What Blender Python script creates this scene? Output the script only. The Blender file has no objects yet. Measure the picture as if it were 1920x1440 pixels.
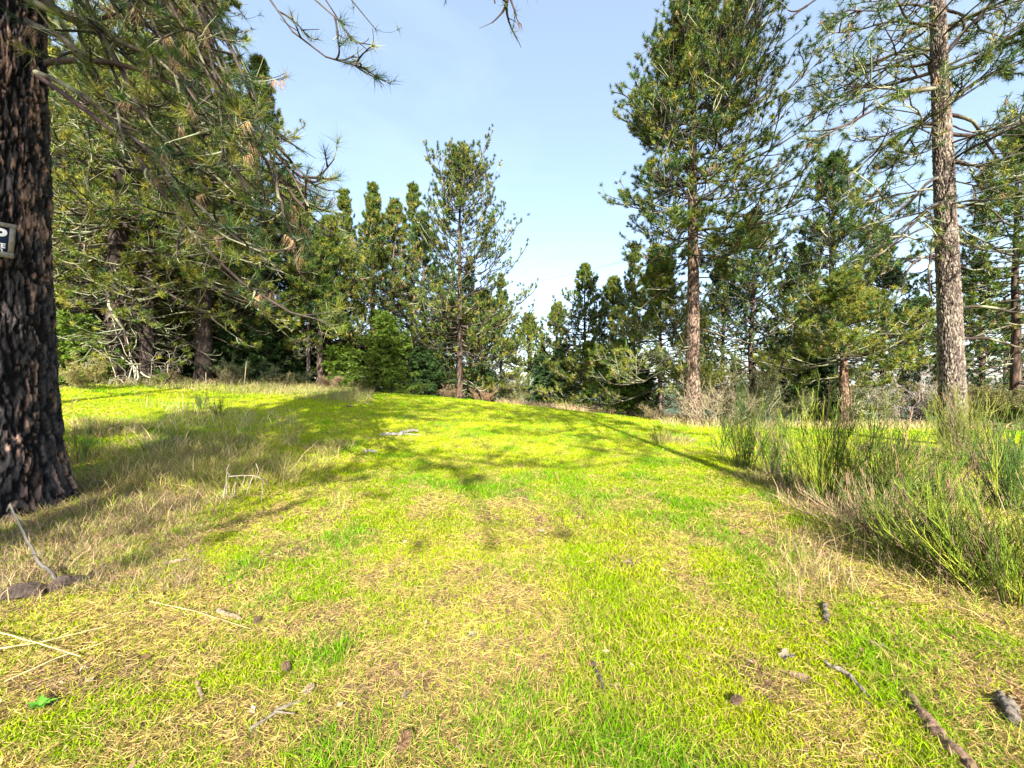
import bpy, math
import numpy as np
from mathutils import Vector
R = math.radians
F = 740.0            # focal length in photo pixels (1920 wide)
EYE = 1.65

# ------------------------------------------------------------------ camera, sky, sun, exposure
scene = bpy.context.scene
cam_data = bpy.data.cameras.new("camera")
cam_data.sensor_width = 36.0
cam_data.lens = 36.0 * F / 1920.0
cam_data.clip_start = 0.05
cam_data.clip_end = 3000
cam = bpy.data.objects.new("camera", cam_data)
scene.collection.objects.link(cam)
cam.location = (0, 0, EYE)
cam.rotation_euler = (R(90), 0, 0)
scene.camera = cam

SUN_EL = 33.0
SUN_AZ = (0.10, -1.0)          # horizontal direction towards the sun
world = bpy.data.worlds.new("World"); scene.world = world; world.use_nodes = True
wn, wl = world.node_tree.nodes, world.node_tree.links
wn.clear()
w_out = wn.new('ShaderNodeOutputWorld'); w_bg = wn.new('ShaderNodeBackground')
sky = wn.new('ShaderNodeTexSky'); sky.sky_type = 'NISHITA'; sky.sun_disc = False
sky.sun_elevation = R(SUN_EL); sky.sun_rotation = math.atan2(SUN_AZ[0], SUN_AZ[1])
sky.air_density = 1.0; sky.dust_density = 1.2; sky.ozone_density = 1.6; sky.altitude = 100
w_bg.inputs['Strength'].default_value = 0.110
tc = wn.new('ShaderNodeTexCoord'); mp = wn.new('ShaderNodeMapping')
mp.inputs['Scale'].default_value = (1.2, 1.0, 4.0); mp.inputs['Rotation'].default_value = (0.25, 0.35, 0)
nz = wn.new('ShaderNodeTexNoise'); nz.inputs['Scale'].default_value = 1.7; nz.inputs['Detail'].default_value = 7
nz.inputs['Roughness'].default_value = 0.55; nz.inputs['Distortion'].default_value = 0.6
rp = wn.new('ShaderNodeValToRGB')
rp.color_ramp.elements[0].position = 0.46; rp.color_ramp.elements[0].color = (0.20, 0.20, 0.20, 1)
rp.color_ramp.elements[1].position = 0.74; rp.color_ramp.elements[1].color = (0.30, 0.30, 0.30, 1)
mx = wn.new('ShaderNodeMix'); mx.data_type = 'RGBA'
mx.inputs['B'].default_value = (4.2, 4.9, 5.5, 1)
wl.new(tc.outputs['Generated'], mp.inputs['Vector']); wl.new(mp.outputs[0], nz.inputs['Vector'])
wl.new(nz.outputs['Fac'], rp.inputs['Fac']); wl.new(rp.outputs['Color'], mx.inputs['Factor'])
wl.new(sky.outputs['Color'], mx.inputs['A']); wl.new(mx.outputs['Result'], w_bg.inputs['Color'])
wl.new(w_bg.outputs[0], w_out.inputs['Surface'])

sun_data = bpy.data.lights.new("sun", 'SUN'); sun_data.energy = 5.0; sun_data.angle = R(0.5)
sun_data.color = (1.0, 0.94, 0.82)
sun = bpy.data.objects.new("sun", sun_data); scene.collection.objects.link(sun)
ce = math.cos(R(SUN_EL)); hz = math.hypot(*SUN_AZ)
to_sun = Vector((SUN_AZ[0] / hz * ce, SUN_AZ[1] / hz * ce, math.sin(R(SUN_EL))))
sun.rotation_euler = to_sun.to_track_quat('Z', 'Y').to_euler(); sun.location = (0, -30, 40)
scene.view_settings.view_transform = 'Standard'; scene.view_settings.look = 'None'
scene.view_settings.gamma = 1; scene.view_settings.use_curve_mapping = False
scene.view_settings.exposure = 1.68
scene.cycles.max_bounces = 6; scene.cycles.diffuse_bounces = 3; scene.cycles.transmission_bounces = 3
scene.cycles.transparent_max_bounces = 6

# ------------------------------------------------------------------ small numpy toolkit
def P(px, py, Y):            # a photo pixel at a real distance -> a point in the place
    return np.array([(px - 960) / F * Y, Y, EYE + (720 - py) / F * Y])
def norm(v):
    return v / np.maximum(np.linalg.norm(v, axis=-1, keepdims=True), 1e-9)
def hash2(ix, iy, seed):
    n = (ix.astype(np.int64) * 374761393 + iy.astype(np.int64) * 668265263 + seed * 1274126177) & 0x7fffffff
    n = ((n ^ (n >> 13)) * 1274126177) & 0x7fffffff
    return ((n ^ (n >> 16)) & 0xffff) / 65535.0
def vnoise(x, y, seed=0):
    ix, iy = np.floor(x), np.floor(y); fx, fy = x - ix, y - iy
    fx, fy = fx * fx * (3 - 2 * fx), fy * fy * (3 - 2 * fy)
    a, b = hash2(ix, iy, seed), hash2(ix + 1, iy, seed)
    c, d = hash2(ix, iy + 1, seed), hash2(ix + 1, iy + 1, seed)
    return (a * (1 - fx) + b * fx) * (1 - fy) + (c * (1 - fx) + d * fx) * fy
def fbm(x, y, scale, seed=0, oct=4):
    s, a, t = 0, 1.0, 0
    for o in range(oct):
        s = s + a * vnoise(x * scale * 2 ** o + 17.3 * o, y * scale * 2 ** o - 9.1 * o, seed + o); t += a; a *= 0.5
    return s / t
def voronoi(x, y, seed=0):     # F1, F2-F1 and a cell value; x wraps nowhere (seam sits behind the trunk)
    ix, iy = np.floor(x), np.floor(y)
    f1 = np.full(x.shape, 9.0); f2 = f1.copy(); cid = np.zeros(x.shape)
    for dx in (-1, 0, 1):
        for dy in (-1, 0, 1):
            cx, cy = ix + dx, iy + dy
            d = np.hypot(cx + hash2(cx, cy, seed) - x, cy + hash2(cx, cy, seed + 7) - y)
            m = d < f1
            f2 = np.where(m, f1, np.minimum(f2, d)); cid = np.where(m, hash2(cx, cy, seed + 3), cid); f1 = np.where(m, d, f1)
    return f1, f2 - f1, cid
def sstep(a, b, x):
    t = np.clip((x - a) / (b - a), 0, 1); return t * t * (3 - 2 * t)

class MB:
    """collects verts / tris / quads / colours, builds ONE mesh object"""
    def __init__(s): s.v, s.c, s.t, s.q, s.tm, s.qm, s.n = [], [], [], [], [], [], 0
    def add(s, v, tris=None, quads=None, col=(1, 1, 1), mat=0):
        v = np.asarray(v, float).reshape(-1, 3); col = np.asarray(col, float)
        if col.ndim == 1: col = np.broadcast_to(col, (len(v), 3))
        s.v.append(v); s.c.append(col)
        if tris is not None and len(tris): s.t.append(np.asarray(tris) + s.n); s.tm.append(np.full(len(tris), mat))
        if quads is not None and len(quads): s.q.append(np.asarray(quads) + s.n); s.qm.append(np.full(len(quads), mat))
        s.n += len(v)
    def build(s, name, mats, parent=None, smooth=False, loc=None):
        v = np.concatenate(s.v).astype(np.float32); c = np.concatenate(s.c)
        t = np.concatenate(s.t) if s.t else np.zeros((0, 3), int)
        q = np.concatenate(s.q) if s.q else np.zeros((0, 4), int)
        me = bpy.data.meshes.new(name)
        me.vertices.add(len(v)); me.vertices.foreach_set('co', v.ravel())
        li = np.concatenate([t.ravel(), q.ravel()]).astype(np.int32)
        tot = np.concatenate([np.full(len(t), 3), np.full(len(q), 4)])
        me.loops.add(len(li)); me.loops.foreach_set('vertex_index', li)
        me.polygons.add(len(tot)); me.polygons.foreach_set('loop_start', (np.cumsum(tot) - tot).astype(np.int32))
        me.polygons.foreach_set('material_index', np.concatenate([*(s.tm or [np.zeros(0)]), *(s.qm or [np.zeros(0)])]).astype(np.int32))
        if smooth: me.polygons.foreach_set('use_smooth', np.ones(len(tot), bool))
        me.update(calc_edges=True)
        a = me.color_attributes.new('Col', 'FLOAT_COLOR', 'POINT')
        a.data.foreach_set('color', np.concatenate([c, np.ones((len(c), 1))], 1).astype(np.float32).ravel())
        for m in (mats if isinstance(mats, (list, tuple)) else [mats]): me.materials.append(m)
        o = bpy.data.objects.new(name, me); scene.collection.objects.link(o)
        if parent is not None: o.parent = parent
        if loc is not None: o.location = loc
        return o

def tubes(mb, Pp, Rr, S=5, col=(1, 1, 1), mat=0):
    """Pp (N,K,3) centre lines, Rr (N,K) radii, col (3,) or (N,3)"""
    N, K, _ = Pp.shape
    if N == 0: return
    T = norm(np.gradient(Pp, axis=1)); md = norm(Pp[:, -1] - Pp[:, 0])
    ref = np.where(np.abs(md[:, 2:3]) > 0.85, np.array([[1.0, 0, 0]]), np.array([[0, 0, 1.0]]))[:, None, :]
    U = norm(np.cross(T, ref)); V = np.cross(T, U)
    a = np.arange(S) / S * 2 * np.pi
    ring = Pp[:, :, None, :] + Rr[:, :, None, None] * (np.cos(a)[None, None, :, None] * U[:, :, None, :] + np.sin(a)[None, None, :, None] * V[:, :, None, :])
    i = np.arange(N)[:, None, None] * K * S; k = np.arange(K - 1)[None, :, None] * S; j = np.arange(S)[None, None, :]; j2 = (j + 1) % S
    q = np.stack([i + k + j, i + k + j2, i + k + S + j2, i + k + S + j], -1).reshape(-1, 4)
    col = np.asarray(col, float)
    if col.ndim == 3: col = np.repeat(col.reshape(-1, 3), S, axis=0)
    elif col.ndim == 2: col = np.repeat(col, K * S, axis=0)
    mb.add(ring, quads=q, col=col, mat=mat)

def perp(D, rng):
    r = rng.normal(size=D.shape); return norm(np.cross(D, r))
def needles(mb, B, D, L, W, col, rng, mat=0):
    """one slim triangle each"""
    s = perp(D, rng) * (W[:, None] / 2); v = np.stack([B - s, B + s, B + D * L[:, None]], 1)
    n = len(B); mb.add(v, tris=np.arange(n * 3).reshape(n, 3), col=np.repeat(col, 3, axis=0), mat=mat)
def blades(mb, B, D, L, W, bend, col, rng, mat=0):
    """grass blades: quad + tip triangle, bending over sideways (bend = vector)"""
    s = norm(np.cross(D, np.concatenate([rng.normal(size=(len(B), 2)), np.zeros((len(B), 1))], 1))) * (W[:, None] / 2)
    m = B + D * (L * 0.55)[:, None] + bend * 0.3; t = B + D * (L * 0.95)[:, None] + bend
    v = np.stack([B - s, B + s, m + s * 0.8, m - s * 0.8, t], 1); n = len(B); b = np.arange(n)[:, None] * 5
    mb.add(v, tris=b + np.array([[3, 2, 4]]), quads=b + np.array([[0, 1, 2, 3]]), col=np.repeat(col, 5, axis=0), mat=mat)
def resample(pts, K):
    pts = np.asarray(pts, float); d = np.concatenate([[0], np.cumsum(np.linalg.norm(np.diff(pts, axis=0), axis=1))]); d /= d[-1]
    t = np.linspace(0, 1, K); lin = np.stack([np.interp(t, d, pts[:, i]) for i in range(3)], 1)
    for _ in range(2): lin[1:-1] = (lin[:-2] + 2 * lin[1:-1] + lin[2:]) / 4
    return lin
def vary(col, n, rng, v=0.2, hue=0.08):
    col = np.asarray(col, float)
    return np.clip(col * (1 + rng.uniform(-v, v, (n, 1))) * (1 + rng.uniform(-hue, hue, (n, 3))), 0.003, 0.95)
def pick(cols, w, n, rng, v=0.2):
    cols = np.asarray(cols, float); w = np.asarray(w, float); i = rng.choice(len(cols), n, p=w / w.sum())
    return np.clip(cols[i] * (1 + rng.uniform(-v, v, (n, 1))) * (1 + rng.uniform(-0.07, 0.07, (n, 3))), 0.003, 0.95)

# ------------------------------------------------------------------ terrain height (thin plate through surveyed points)
CP = np.array([(0, 0, 0), (0, 2, 0), (-2.5, 2, 0), (2.5, 2, 0), (-7, 2, .08), (7, 2, -.05), (0, 5, .0), (-6.5, 5, .06), (4, 5, -.03), (8.5, 5, -.1),
  (0, 10, .12), (-4, 9, .28), (-9, 9, .72), (3.5, 10, .0), (7, 10, -.05), (11.7, 10.5, .0), (0, 15, .3), (-5, 15, .85), (-9, 15, 1.2), (3.5, 15, .12), (7, 14, -.08),
  (-14.6, 13, 1.45), (-16, 16, 1.66), (-13.2, 17, 1.6), (-13, 20, 1.6), (-11.7, 24, 1.5), (-7.8, 24, 1.12), (-4.9, 26, .76), (0, 22, .5), (3.9, 20, .1), (6.4, 17, -.06), (8.3, 18, -.17),
  (-3.9, 28, .35), (2, 30, -.3), (6, 33, -.9), (11, 26, -.75), (15, 20, -.45), (20, 15, -.2), (26, 25, -1.0), (14, 38, -2.2), (0, 40, -1.6), (-10, 38, .6), (-25, 30, 2.0), (-30, 15, 2.0),
  (-22, 8, 1.6), (-14, 4, .8), (0, -12, -.3), (14, -12, -.3), (-14, -12, .2), (16, 5, -.2), (-40, 45, 2.0), (30, 45, -3.5), (-15, 55, -.5), (10, 55, -4)], float)
def tps_fit(c, lam=0.6):
    x, y, z = c.T; r = np.hypot(x[:, None] - x, y[:, None] - y); K = np.where(r > 0, r * r * np.log(r + 1e-12), 0) + lam * np.eye(len(c))
    Q = np.stack([np.ones_like(x), x, y], 1); A = np.block([[K, Q], [Q.T, np.zeros((3, 3))]])
    return np.linalg.solve(A, np.concatenate([z, np.zeros(3)]))
TW = tps_fit(CP)
def zg(x, y):
    x, y = np.broadcast_arrays(np.asarray(x, float), np.asarray(y, float)); xs, ys = np.clip(x, -45, 38), np.clip(y, -14, 58)
    out = TW[-3] + TW[-2] * xs + TW[-1] * ys
    for (cx, cy, _), w in zip(CP, TW):
        r2 = (xs - cx) ** 2 + (ys - cy) ** 2; out = out + w * 0.5 * r2 * np.log(r2 + 1e-12)
    d = np.hypot(x, y - 10); out = out * (1 - sstep(45, 90, d)) + (-7 - 0.00 * d) * sstep(45, 110, d)
    near = 1 - sstep(30, 60, d)
    out = out + near * (0.05 * (fbm(x, y, 0.9, 5, 3) - .5) + 0.022 * (fbm(x, y, 4.0, 9, 3) - .5)) + 5 * sstep(200, 700, d) * (fbm(x, y, 0.004, 3, 3))
    return out
def gz(x, y): return float(zg(np.array([x]), np.array([y]))[0])
def gp(px, Y, dz=0):           # ground point seen in photo column px at distance Y
    x = (px - 960) / F * Y; return np.array([x, Y, gz(x, Y) + dz])

# ------------------------------------------------------------------ materials
def mat_base(name, rough=0.7):
    m = bpy.data.materials.new(name); m.use_nodes = True; n = m.node_tree.nodes; b = n['Principled BSDF']
    b.inputs['Roughness'].default_value = rough; b.inputs['Specular IOR Level'].default_value = 0.25
    return m, n, m.node_tree.links, b
def mat_leaf(name, trans=0.3, rough=0.55, spec=0.3):
    m, n, l, b = mat_base(name, rough); b.inputs['Specular IOR Level'].default_value = spec
    a = n.new('ShaderNodeAttribute'); a.attribute_name = 'Col'; l.new(a.outputs['Color'], b.inputs['Base Color'])
    if trans:
        t = n.new('ShaderNodeBsdfTranslucent'); x = n.new('ShaderNodeMixShader'); x.inputs['Fac'].default_value = trans
        l.new(a.outputs['Color'], t.inputs['Color']); l.new(b.outputs[0], x.inputs[1]); l.new(t.outputs[0], x.inputs[2])
        l.new(x.outputs[0], n['Material Output'].inputs['Surface'])
    return m
def mat_bark(name, scale=14.0, bump=0.6, dist=0.02, spots=None):
    """vertex colour broken up by a fine procedural grain, with bump"""
    m, n, l, b = mat_base(name, 0.9); b.inputs['Specular IOR Level'].default_value = 0.12
    a = n.new('ShaderNodeAttribute'); a.attribute_name = 'Col'; tc = n.new('ShaderNodeTexCoord'); mp = n.new('ShaderNodeMapping')
    mp.inputs['Scale'].default_value = (1, 1, 0.35); l.new(tc.outputs['Object'], mp.inputs['Vector'])
    no = n.new('ShaderNodeTexNoise'); no.inputs['Scale'].default_value = scale; no.inputs['Detail'].default_value = 8; no.inputs['Roughness'].default_value = 0.7
    l.new(mp.outputs[0], no.inputs['Vector'])
    r = n.new('ShaderNodeValToRGB'); r.color_ramp.elements[0].position = 0.3; r.color_ramp.elements[0].color = (.4, .4, .42, 1)
    r.color_ramp.elements[1].position = 0.68; r.color_ramp.elements[1].color = (1.2, 1.17, 1.14, 1)
    l.new(no.outputs['Fac'], r.inputs['Fac'])
    x = n.new('ShaderNodeMix'); x.data_type = 'RGBA'; x.blend_type = 'MULTIPLY'; x.inputs['Factor'].default_value = 0.85
    l.new(a.outputs['Color'], x.inputs['A']); l.new(r.outputs['Color'], x.inputs['B']); last = x.outputs['Result']
    if spots is not None:      # pale lichen crust
        v = n.new('ShaderNodeTexNoise'); v.inputs['Scale'].default_value = scale * 0.55; v.inputs['Detail'].default_value = 5
        l.new(tc.outputs['Object'], v.inputs['Vector'])
        r2 = n.new('ShaderNodeValToRGB'); r2.color_ramp.elements[0].position = 0.57; r2.color_ramp.elements[1].position = 0.66
        l.new(v.outputs['Fac'], r2.inputs['Fac']); y = n.new('ShaderNodeMix'); y.data_type = 'RGBA'
        l.new(r2.outputs['Color'], y.inputs['Factor']); l.new(last, y.inputs['A']); y.inputs['B'].default_value = (*spots, 1); last = y.outputs['Result']
    l.new(last, b.inputs['Base Color'])
    bp = n.new('ShaderNodeBump'); bp.inputs['Strength'].default_value = bump; bp.inputs['Distance'].default_value = dist
    l.new(no.outputs['Fac'], bp.inputs['Height']); l.new(bp.outputs[0], b.inputs['Normal'])
    return m
M_needle = mat_leaf('pine_needles', 0.15, 0.5)
M_fir = mat_leaf('fir_needles', 0.15, 0.5)
M_leaf = mat_leaf('shrub_leaves', 0.3, 0.45)
M_grass = mat_leaf('grass_blades', 0.35, 0.75, 0.06)
M_straw = mat_leaf('dry_stalks', 0.15, 0.7, 0.2)
M_broom = mat_leaf('broom_stems', 0.12, 0.6)
M_twig = mat_bark('twig_bark', 30, 0.4, 0.01, None)
M_lichen = mat_bark('lichen_twig', 22, 0.5, 0.01, (.40, .41, .27))
M_bark = mat_bark('plated_bark', 16, 0.9, 0.03)
M_barkfine = mat_bark('grey_bark', 9, 0.8, 0.03)
M_wood = mat_bark('weathered_wood', 60, 1.0, 0.012)

def ground_material():
    m, n, l, b = mat_base('meadow_soil', 0.95); b.inputs['Specular IOR Level'].default_value = 0.1
    a = n.new('ShaderNodeAttribute'); a.attribute_name = 'Col'; tc = n.new('ShaderNodeTexCoord')
    no = n.new('ShaderNodeTexNoise'); no.inputs['Scale'].default_value = 26; no.inputs['Detail'].default_value = 9; no.inputs['Roughness'].default_value = 0.75
    l.new(tc.outputs['Object'], no.inputs['Vector'])
    r = n.new('ShaderNodeValToRGB'); r.color_ramp.elements[0].position = 0.33; r.color_ramp.elements[0].color = (.45, .42, .4, 1)
    r.color_ramp.elements[1].position = 0.66; r.color_ramp.elements[1].color = (1.35, 1.35, 1.3, 1)
    l.new(no.outputs['Fac'], r.inputs['Fac']); x = n.new('ShaderNodeMix'); x.data_type = 'RGBA'; x.blend_type = 'MULTIPLY'; x.inputs['Factor'].default_value = 0.9
    l.new(a.outputs['Color'], x.inputs['A']); l.new(r.outputs['Color'], x.inputs['B']); l.new(x.outputs['Result'], b.inputs['Base Color'])
    bp = n.new('ShaderNodeBump'); bp.inputs['Strength'].default_value = 0.8; bp.inputs['Distance'].default_value = 0.03
    l.new(no.outputs['Fac'], bp.inputs['Height']); l.new(bp.outputs[0], b.inputs['Normal']); return m

# where the turf is green, straw coloured or bare -------------------------------------------------
GREEN = np.array([.17, .38, .006]); YELLOW = np.array([.42, .53, .006]); STRAW = np.array([.56, .42, .14]); BROWN = np.array([.20, .125, .075]); SOIL = np.array([.15, .095, .07])
def ell(x, y, cx, cy, rx, ry, rot=0):
    c, s = math.cos(rot), math.sin(rot); dx, dy = x - cx, y - cy
    return np.hypot((dx * c + dy * s) / rx, (-dx * s + dy * c) / ry)
def turf(x, y):
    """straw share, bare share, lushness"""
    n1, n2, n3 = fbm(x, y, 0.8, 21, 4), fbm(x, y, 2.6, 33, 4), fbm(x, y, 5.5, 41, 3)
    near = 1 - sstep(3.5, 9, y)
    straw = sstep(.35, .70, n2 + .12 * (n1 - .5)) * (.25 + .62 * near) + .10 * near
    strip = np.exp(-((x - (.55 + .06 * y)) / .42) ** 2) * (1 - sstep(7, 10, y)); straw = straw * (1 - .75 * strip)
    straw = straw + .42 * np.exp(-(((x + .25 - .03 * y) / .75) ** 2)) * sstep(1.2, 1.8, y) * (1 - sstep(4.2, 6, y)) * sstep(.3, .6, n1)
    left = sstep(-3.0, -4.0, -0 + x * 1 + .25 * (y - 4)) * 0
    lit = sstep(0, 1.2, -(x + 3.0 + .35 * (y - 4))) * (1 - sstep(6.5, 8, y))            # litter round the near trunk
    litr = sstep(0, .8, x - 2.3 - .42 * (y - 3.2)) * (1 - sstep(8, 10, y))              # litter under the broom
    straw = np.clip(straw + .5 * lit * sstep(.3, .6, n1) + .28 * litr, 0, .95)
    bare = np.zeros_like(x)
    for cx, cy, rx, ry in ((-2.35, 2.2, .38, .2), (1.0, 3.7, .3, .2), (1.35, 2.25, .17, .22), (3.1, 4.1, .7, .4), (-.55, 3.0, .12, .1), (2.75, 1.95, .3, .2), (-2.2, 3.9, .4, .25), (-4.5, 3.4, 1.1, .35), (.1, 5.9, .25, .3), (.85, 5.2, .12, .6)):
        bare = np.maximum(bare, 1 - sstep(.55, 1.25, ell(x, y, cx, cy, rx, ry) + .9 * (n3 - .5)))
    lush = sstep(.52, .72, fbm(x, y, 1.7, 55, 3)) + .8 * strip + .7 * sstep(1.6, 2.6, x - .2 * y) * (1 - sstep(5, 7, y)) * sstep(.45, .6, n1)
    bare = np.maximum(bare * .7, .55 * sstep(.66, .80, n3) * near * sstep(.35, .6, n1) * (1 - strip))
    return straw, bare, np.clip(lush, 0, 1)

# ------------------------------------------------------------------ ground sheet
def make_ground():
    def axis(lo, hi, n, near_lo, near_hi, step):
        mid = np.arange(near_lo, near_hi, step); 
        a = near_lo - np.geomspace(step, near_lo - lo, n)[::-1]; b = near_hi + np.geomspace(step, hi - near_hi, n) - step * .0
        return np.concatenate([a, mid, b])
    xs = axis(-1500, 1500, 60, -16, 16, 0.10); ys = axis(-300, 2000, 60, -2, 30, 0.10)
    X, Y = np.meshgrid(xs, ys); Z = zg(X, Y); st, ba, lu = turf(X, Y)
    c = np.array([.27, .30, .012]) * (1 - st[..., None]) + np.array([.27, .19, .08]) * st[..., None]; c = c * (1 - ba[..., None]) + SOIL * ba[..., None]
    nr = (1 - sstep(4, 10, Y))[..., None]; c = c * (1 - nr) + c * np.array([.6, .5, .9]) * nr * (1 + 0 * ba[..., None])  # near ground colour darkened to paint in shaded gaps between the blades
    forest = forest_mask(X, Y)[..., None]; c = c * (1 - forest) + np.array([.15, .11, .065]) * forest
    far = sstep(45, 90, np.hypot(X, Y))[..., None]; c = c * (1 - far) + np.array([.07, .10, .06]) * far
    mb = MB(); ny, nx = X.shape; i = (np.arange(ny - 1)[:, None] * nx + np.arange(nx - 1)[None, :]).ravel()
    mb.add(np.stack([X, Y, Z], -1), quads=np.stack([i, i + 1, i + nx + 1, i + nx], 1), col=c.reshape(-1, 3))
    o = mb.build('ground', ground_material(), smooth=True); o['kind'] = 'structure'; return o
# edge of the woods, as distance Y for each photo column
EDGE_PX = np.array([-600, 100, 220, 400, 560, 640, 760, 860, 960, 1100, 1240, 1400, 1600, 1750, 1920, 2600])
EDGE_Y = np.array([8, 12.5, 15.2, 17.5, 21.5, 22.5, 24, 26, 26.5, 24, 20, 18, 18, 18, 17, 17])
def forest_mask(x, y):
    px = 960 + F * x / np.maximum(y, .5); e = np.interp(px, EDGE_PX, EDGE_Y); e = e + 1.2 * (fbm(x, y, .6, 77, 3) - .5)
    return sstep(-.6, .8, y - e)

make_ground()

# ------------------------------------------------------------------ object bookkeeping
def thing(name, label, cat, loc=(0, 0, 0), rotz=0, group=None, scale=1):
    o = bpy.data.objects.new(name, None); scene.collection.objects.link(o); o.empty_display_size = .2
    o.location = loc; o.rotation_euler = (0, 0, rotz); o.scale = (scale,) * 3 if np.isscalar(scale) else scale
    o['label'] = label; o['category'] = cat
    if group: o['group'] = group
    return o
def tag(o, label, cat, group=None, kind=None):
    o['label'] = label; o['category'] = cat
    if group: o['group'] = group
    return o
def dup(root, label, loc, rotz=0, scale=1, group=None):
    r = root.copy(); scene.collection.objects.link(r); r.location = loc; r.rotation_euler = (0, 0, rotz)
    r.scale = (scale,) * 3 if np.isscalar(scale) else scale; r['label'] = label
    if group: r['group'] = group
    elif 'group' in r: del r['group']
    for ch in list(root.children):
        c = ch.copy(); scene.collection.objects.link(c); c.parent = r
    return r

# ------------------------------------------------------------------ trees
NEEDLE_COLS = [(.07, .13, .018), (.15, .19, .02), (.032, .075, .026), (.27, .26, .035)]
BARK = (.17, .115, .09); DARKBARK = (.075, .058, .05); LICHEN = (.36, .37, .23)
def trunk_mesh(mb, pts, rad, sides=14, rows=40, col=BARK, plate=0.0, psize=.10, crack=(.035, .026, .022), alt=None, flare=0.5, fl_h=.35, patch=.50, seed=1, ztop_fade=None):
    """tapered trunk; plate>0 raises bark plates by that many metres"""
    C = resample(pts, rows); t = np.linspace(0, 1, rows); rr = np.interp(t, np.linspace(0, 1, len(rad)), rad)
    h = np.concatenate([[0], np.cumsum(np.linalg.norm(np.diff(C, axis=0), axis=1))]); rr = rr * (1 + flare * np.exp(-h / fl_h))
    a = np.arange(sides) / sides * 2 * np.pi + np.pi / 2
    A, Hh = np.meshgrid(a, h); Rm = np.repeat(rr[:, None], sides, 1); lob = 1 + .05 * np.sin(3 * A + seed) + .03 * np.sin(5 * A + 2 * seed + Hh * .3) + .12 * flare * np.exp(-Hh / .5) * np.sin(5 * A + seed)
    Rm = Rm * lob; colr = np.broadcast_to(np.asarray(col, float), (rows, sides, 3)).copy()
    if plate > 0:
        u = (A - np.pi / 2) * rr[0] / psize; v = Hh / (psize * 2.4)
        wob = fbm(u, v, .9, seed + 40, 4); wb2 = fbm(u, v, 1.6, seed + 60, 4); f1, e, cid = voronoi(u + 2.6 * (wob - .5), v * 1.05 + 2.6 * (wb2 - .5), seed)
        f1b, e2, cid2 = voronoi(u * 2.6 + 3 * wob, v * 2.8 + 3 * wb2, seed + 9); fl = fbm(u, v, 4.5, seed + 71, 4)
        up = sstep(.03, .30, e) * (.5 + .5 * cid) + .30 * sstep(.02, .2, e2) * sstep(.05, .2, e); tw = fbm(u + .8 * (wob - .5), v * 1.3, 1.5, seed + 81, 4) * 9; tf = tw - np.floor(tw); Rm = Rm + plate * (up - .6 + .5 * (fl - .5) + .22 * (tf < .5))
        ck = sstep(.10, .42, e)[..., None]; ck2 = ((.75 + .25 * sstep(.03, .2, e2)) * (.45 + .55 * sstep(.0, .22, tf)))[..., None]
        base = colr * (0.55 + .5 * cid2[..., None] + .8 * sstep(.35, .75, fl)[..., None])
        if alt is not None: m = (sstep(patch, patch + .13, fbm(u, v, .7, seed + 5, 4) * .7 + cid2 * .35))[..., None]; base = base * (1 - m) + np.asarray(alt) * m * (0.75 + .5 * cid2[..., None])
        colr = np.asarray(crack) * (1 - ck) + base * ck * ck2
    V = C[:, None, :] + np.stack([np.cos(A) * Rm, np.sin(A) * Rm, np.zeros_like(A)], -1)
    i = np.arange(rows - 1)[:, None] * sides; j = np.arange(sides)[None, :]; j2 = (j + 1) % sides
    mb.add(V, quads=np.stack([i + j, i + j2, i + sides + j2, i + sides + j], -1).reshape(-1, 4), col=colr.reshape(-1, 3))

def sub_curves(Pm, L, n, rng, t0=.25, t1=1.0, ang=(30, 65), lenf=(.25, .5), lift=.15, K=5, taper=.5, minl=.12, droop=0.0):
    """n side shoots on each parent curve (N,K0,3) -> (N*n,K,3)"""
    N, K0, _ = Pm.shape; t = rng.uniform(t0, t1, (N, n)); t[:, 0] = t1 - .02
    f = t * (K0 - 1); i = np.clip(f.astype(int), 0, K0 - 2); w = (f - i)[..., None]; ar = np.arange(N)[:, None]
    B = Pm[ar, i] * (1 - w) + Pm[ar, i + 1] * w; T = norm(Pm[ar, i + 1] - Pm[ar, i])
    side = rng.choice([-1, 1], (N, n)) * np.radians(rng.uniform(*ang, (N, n))); side[:, 0] *= .25
    up = np.broadcast_to(np.array([0, 0, 1.0]), T.shape); S = norm(np.cross(T, up) + 1e-4); Up = np.cross(S, T)
    D = norm(T * np.cos(side)[..., None] + S * np.sin(side)[..., None] + Up * rng.normal(0, .28, (N, n, 1)) + up * lift)
    ln = np.maximum(L[:, None] * rng.uniform(*lenf, (N, n)) * (1 - taper * (t - t0) / max(t1 - t0, .01)), minl)
    s = np.linspace(0, 1, K)[None, None, :, None]
    C = B[:, :, None, :] + D[:, :, None, :] * ln[:, :, None, None] * s
    C = C + (up[:, :, None, :] * (lift * 1.6) + rng.normal(0, .22, (N, n, 1, 3))) * ln[:, :, None, None] * s ** 2
    C[..., 2] -= droop * ln[:, :, None] * (s[..., 0] ** 1.6)
    return C.reshape(-1, K, 3), ln.reshape(-1)

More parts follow.
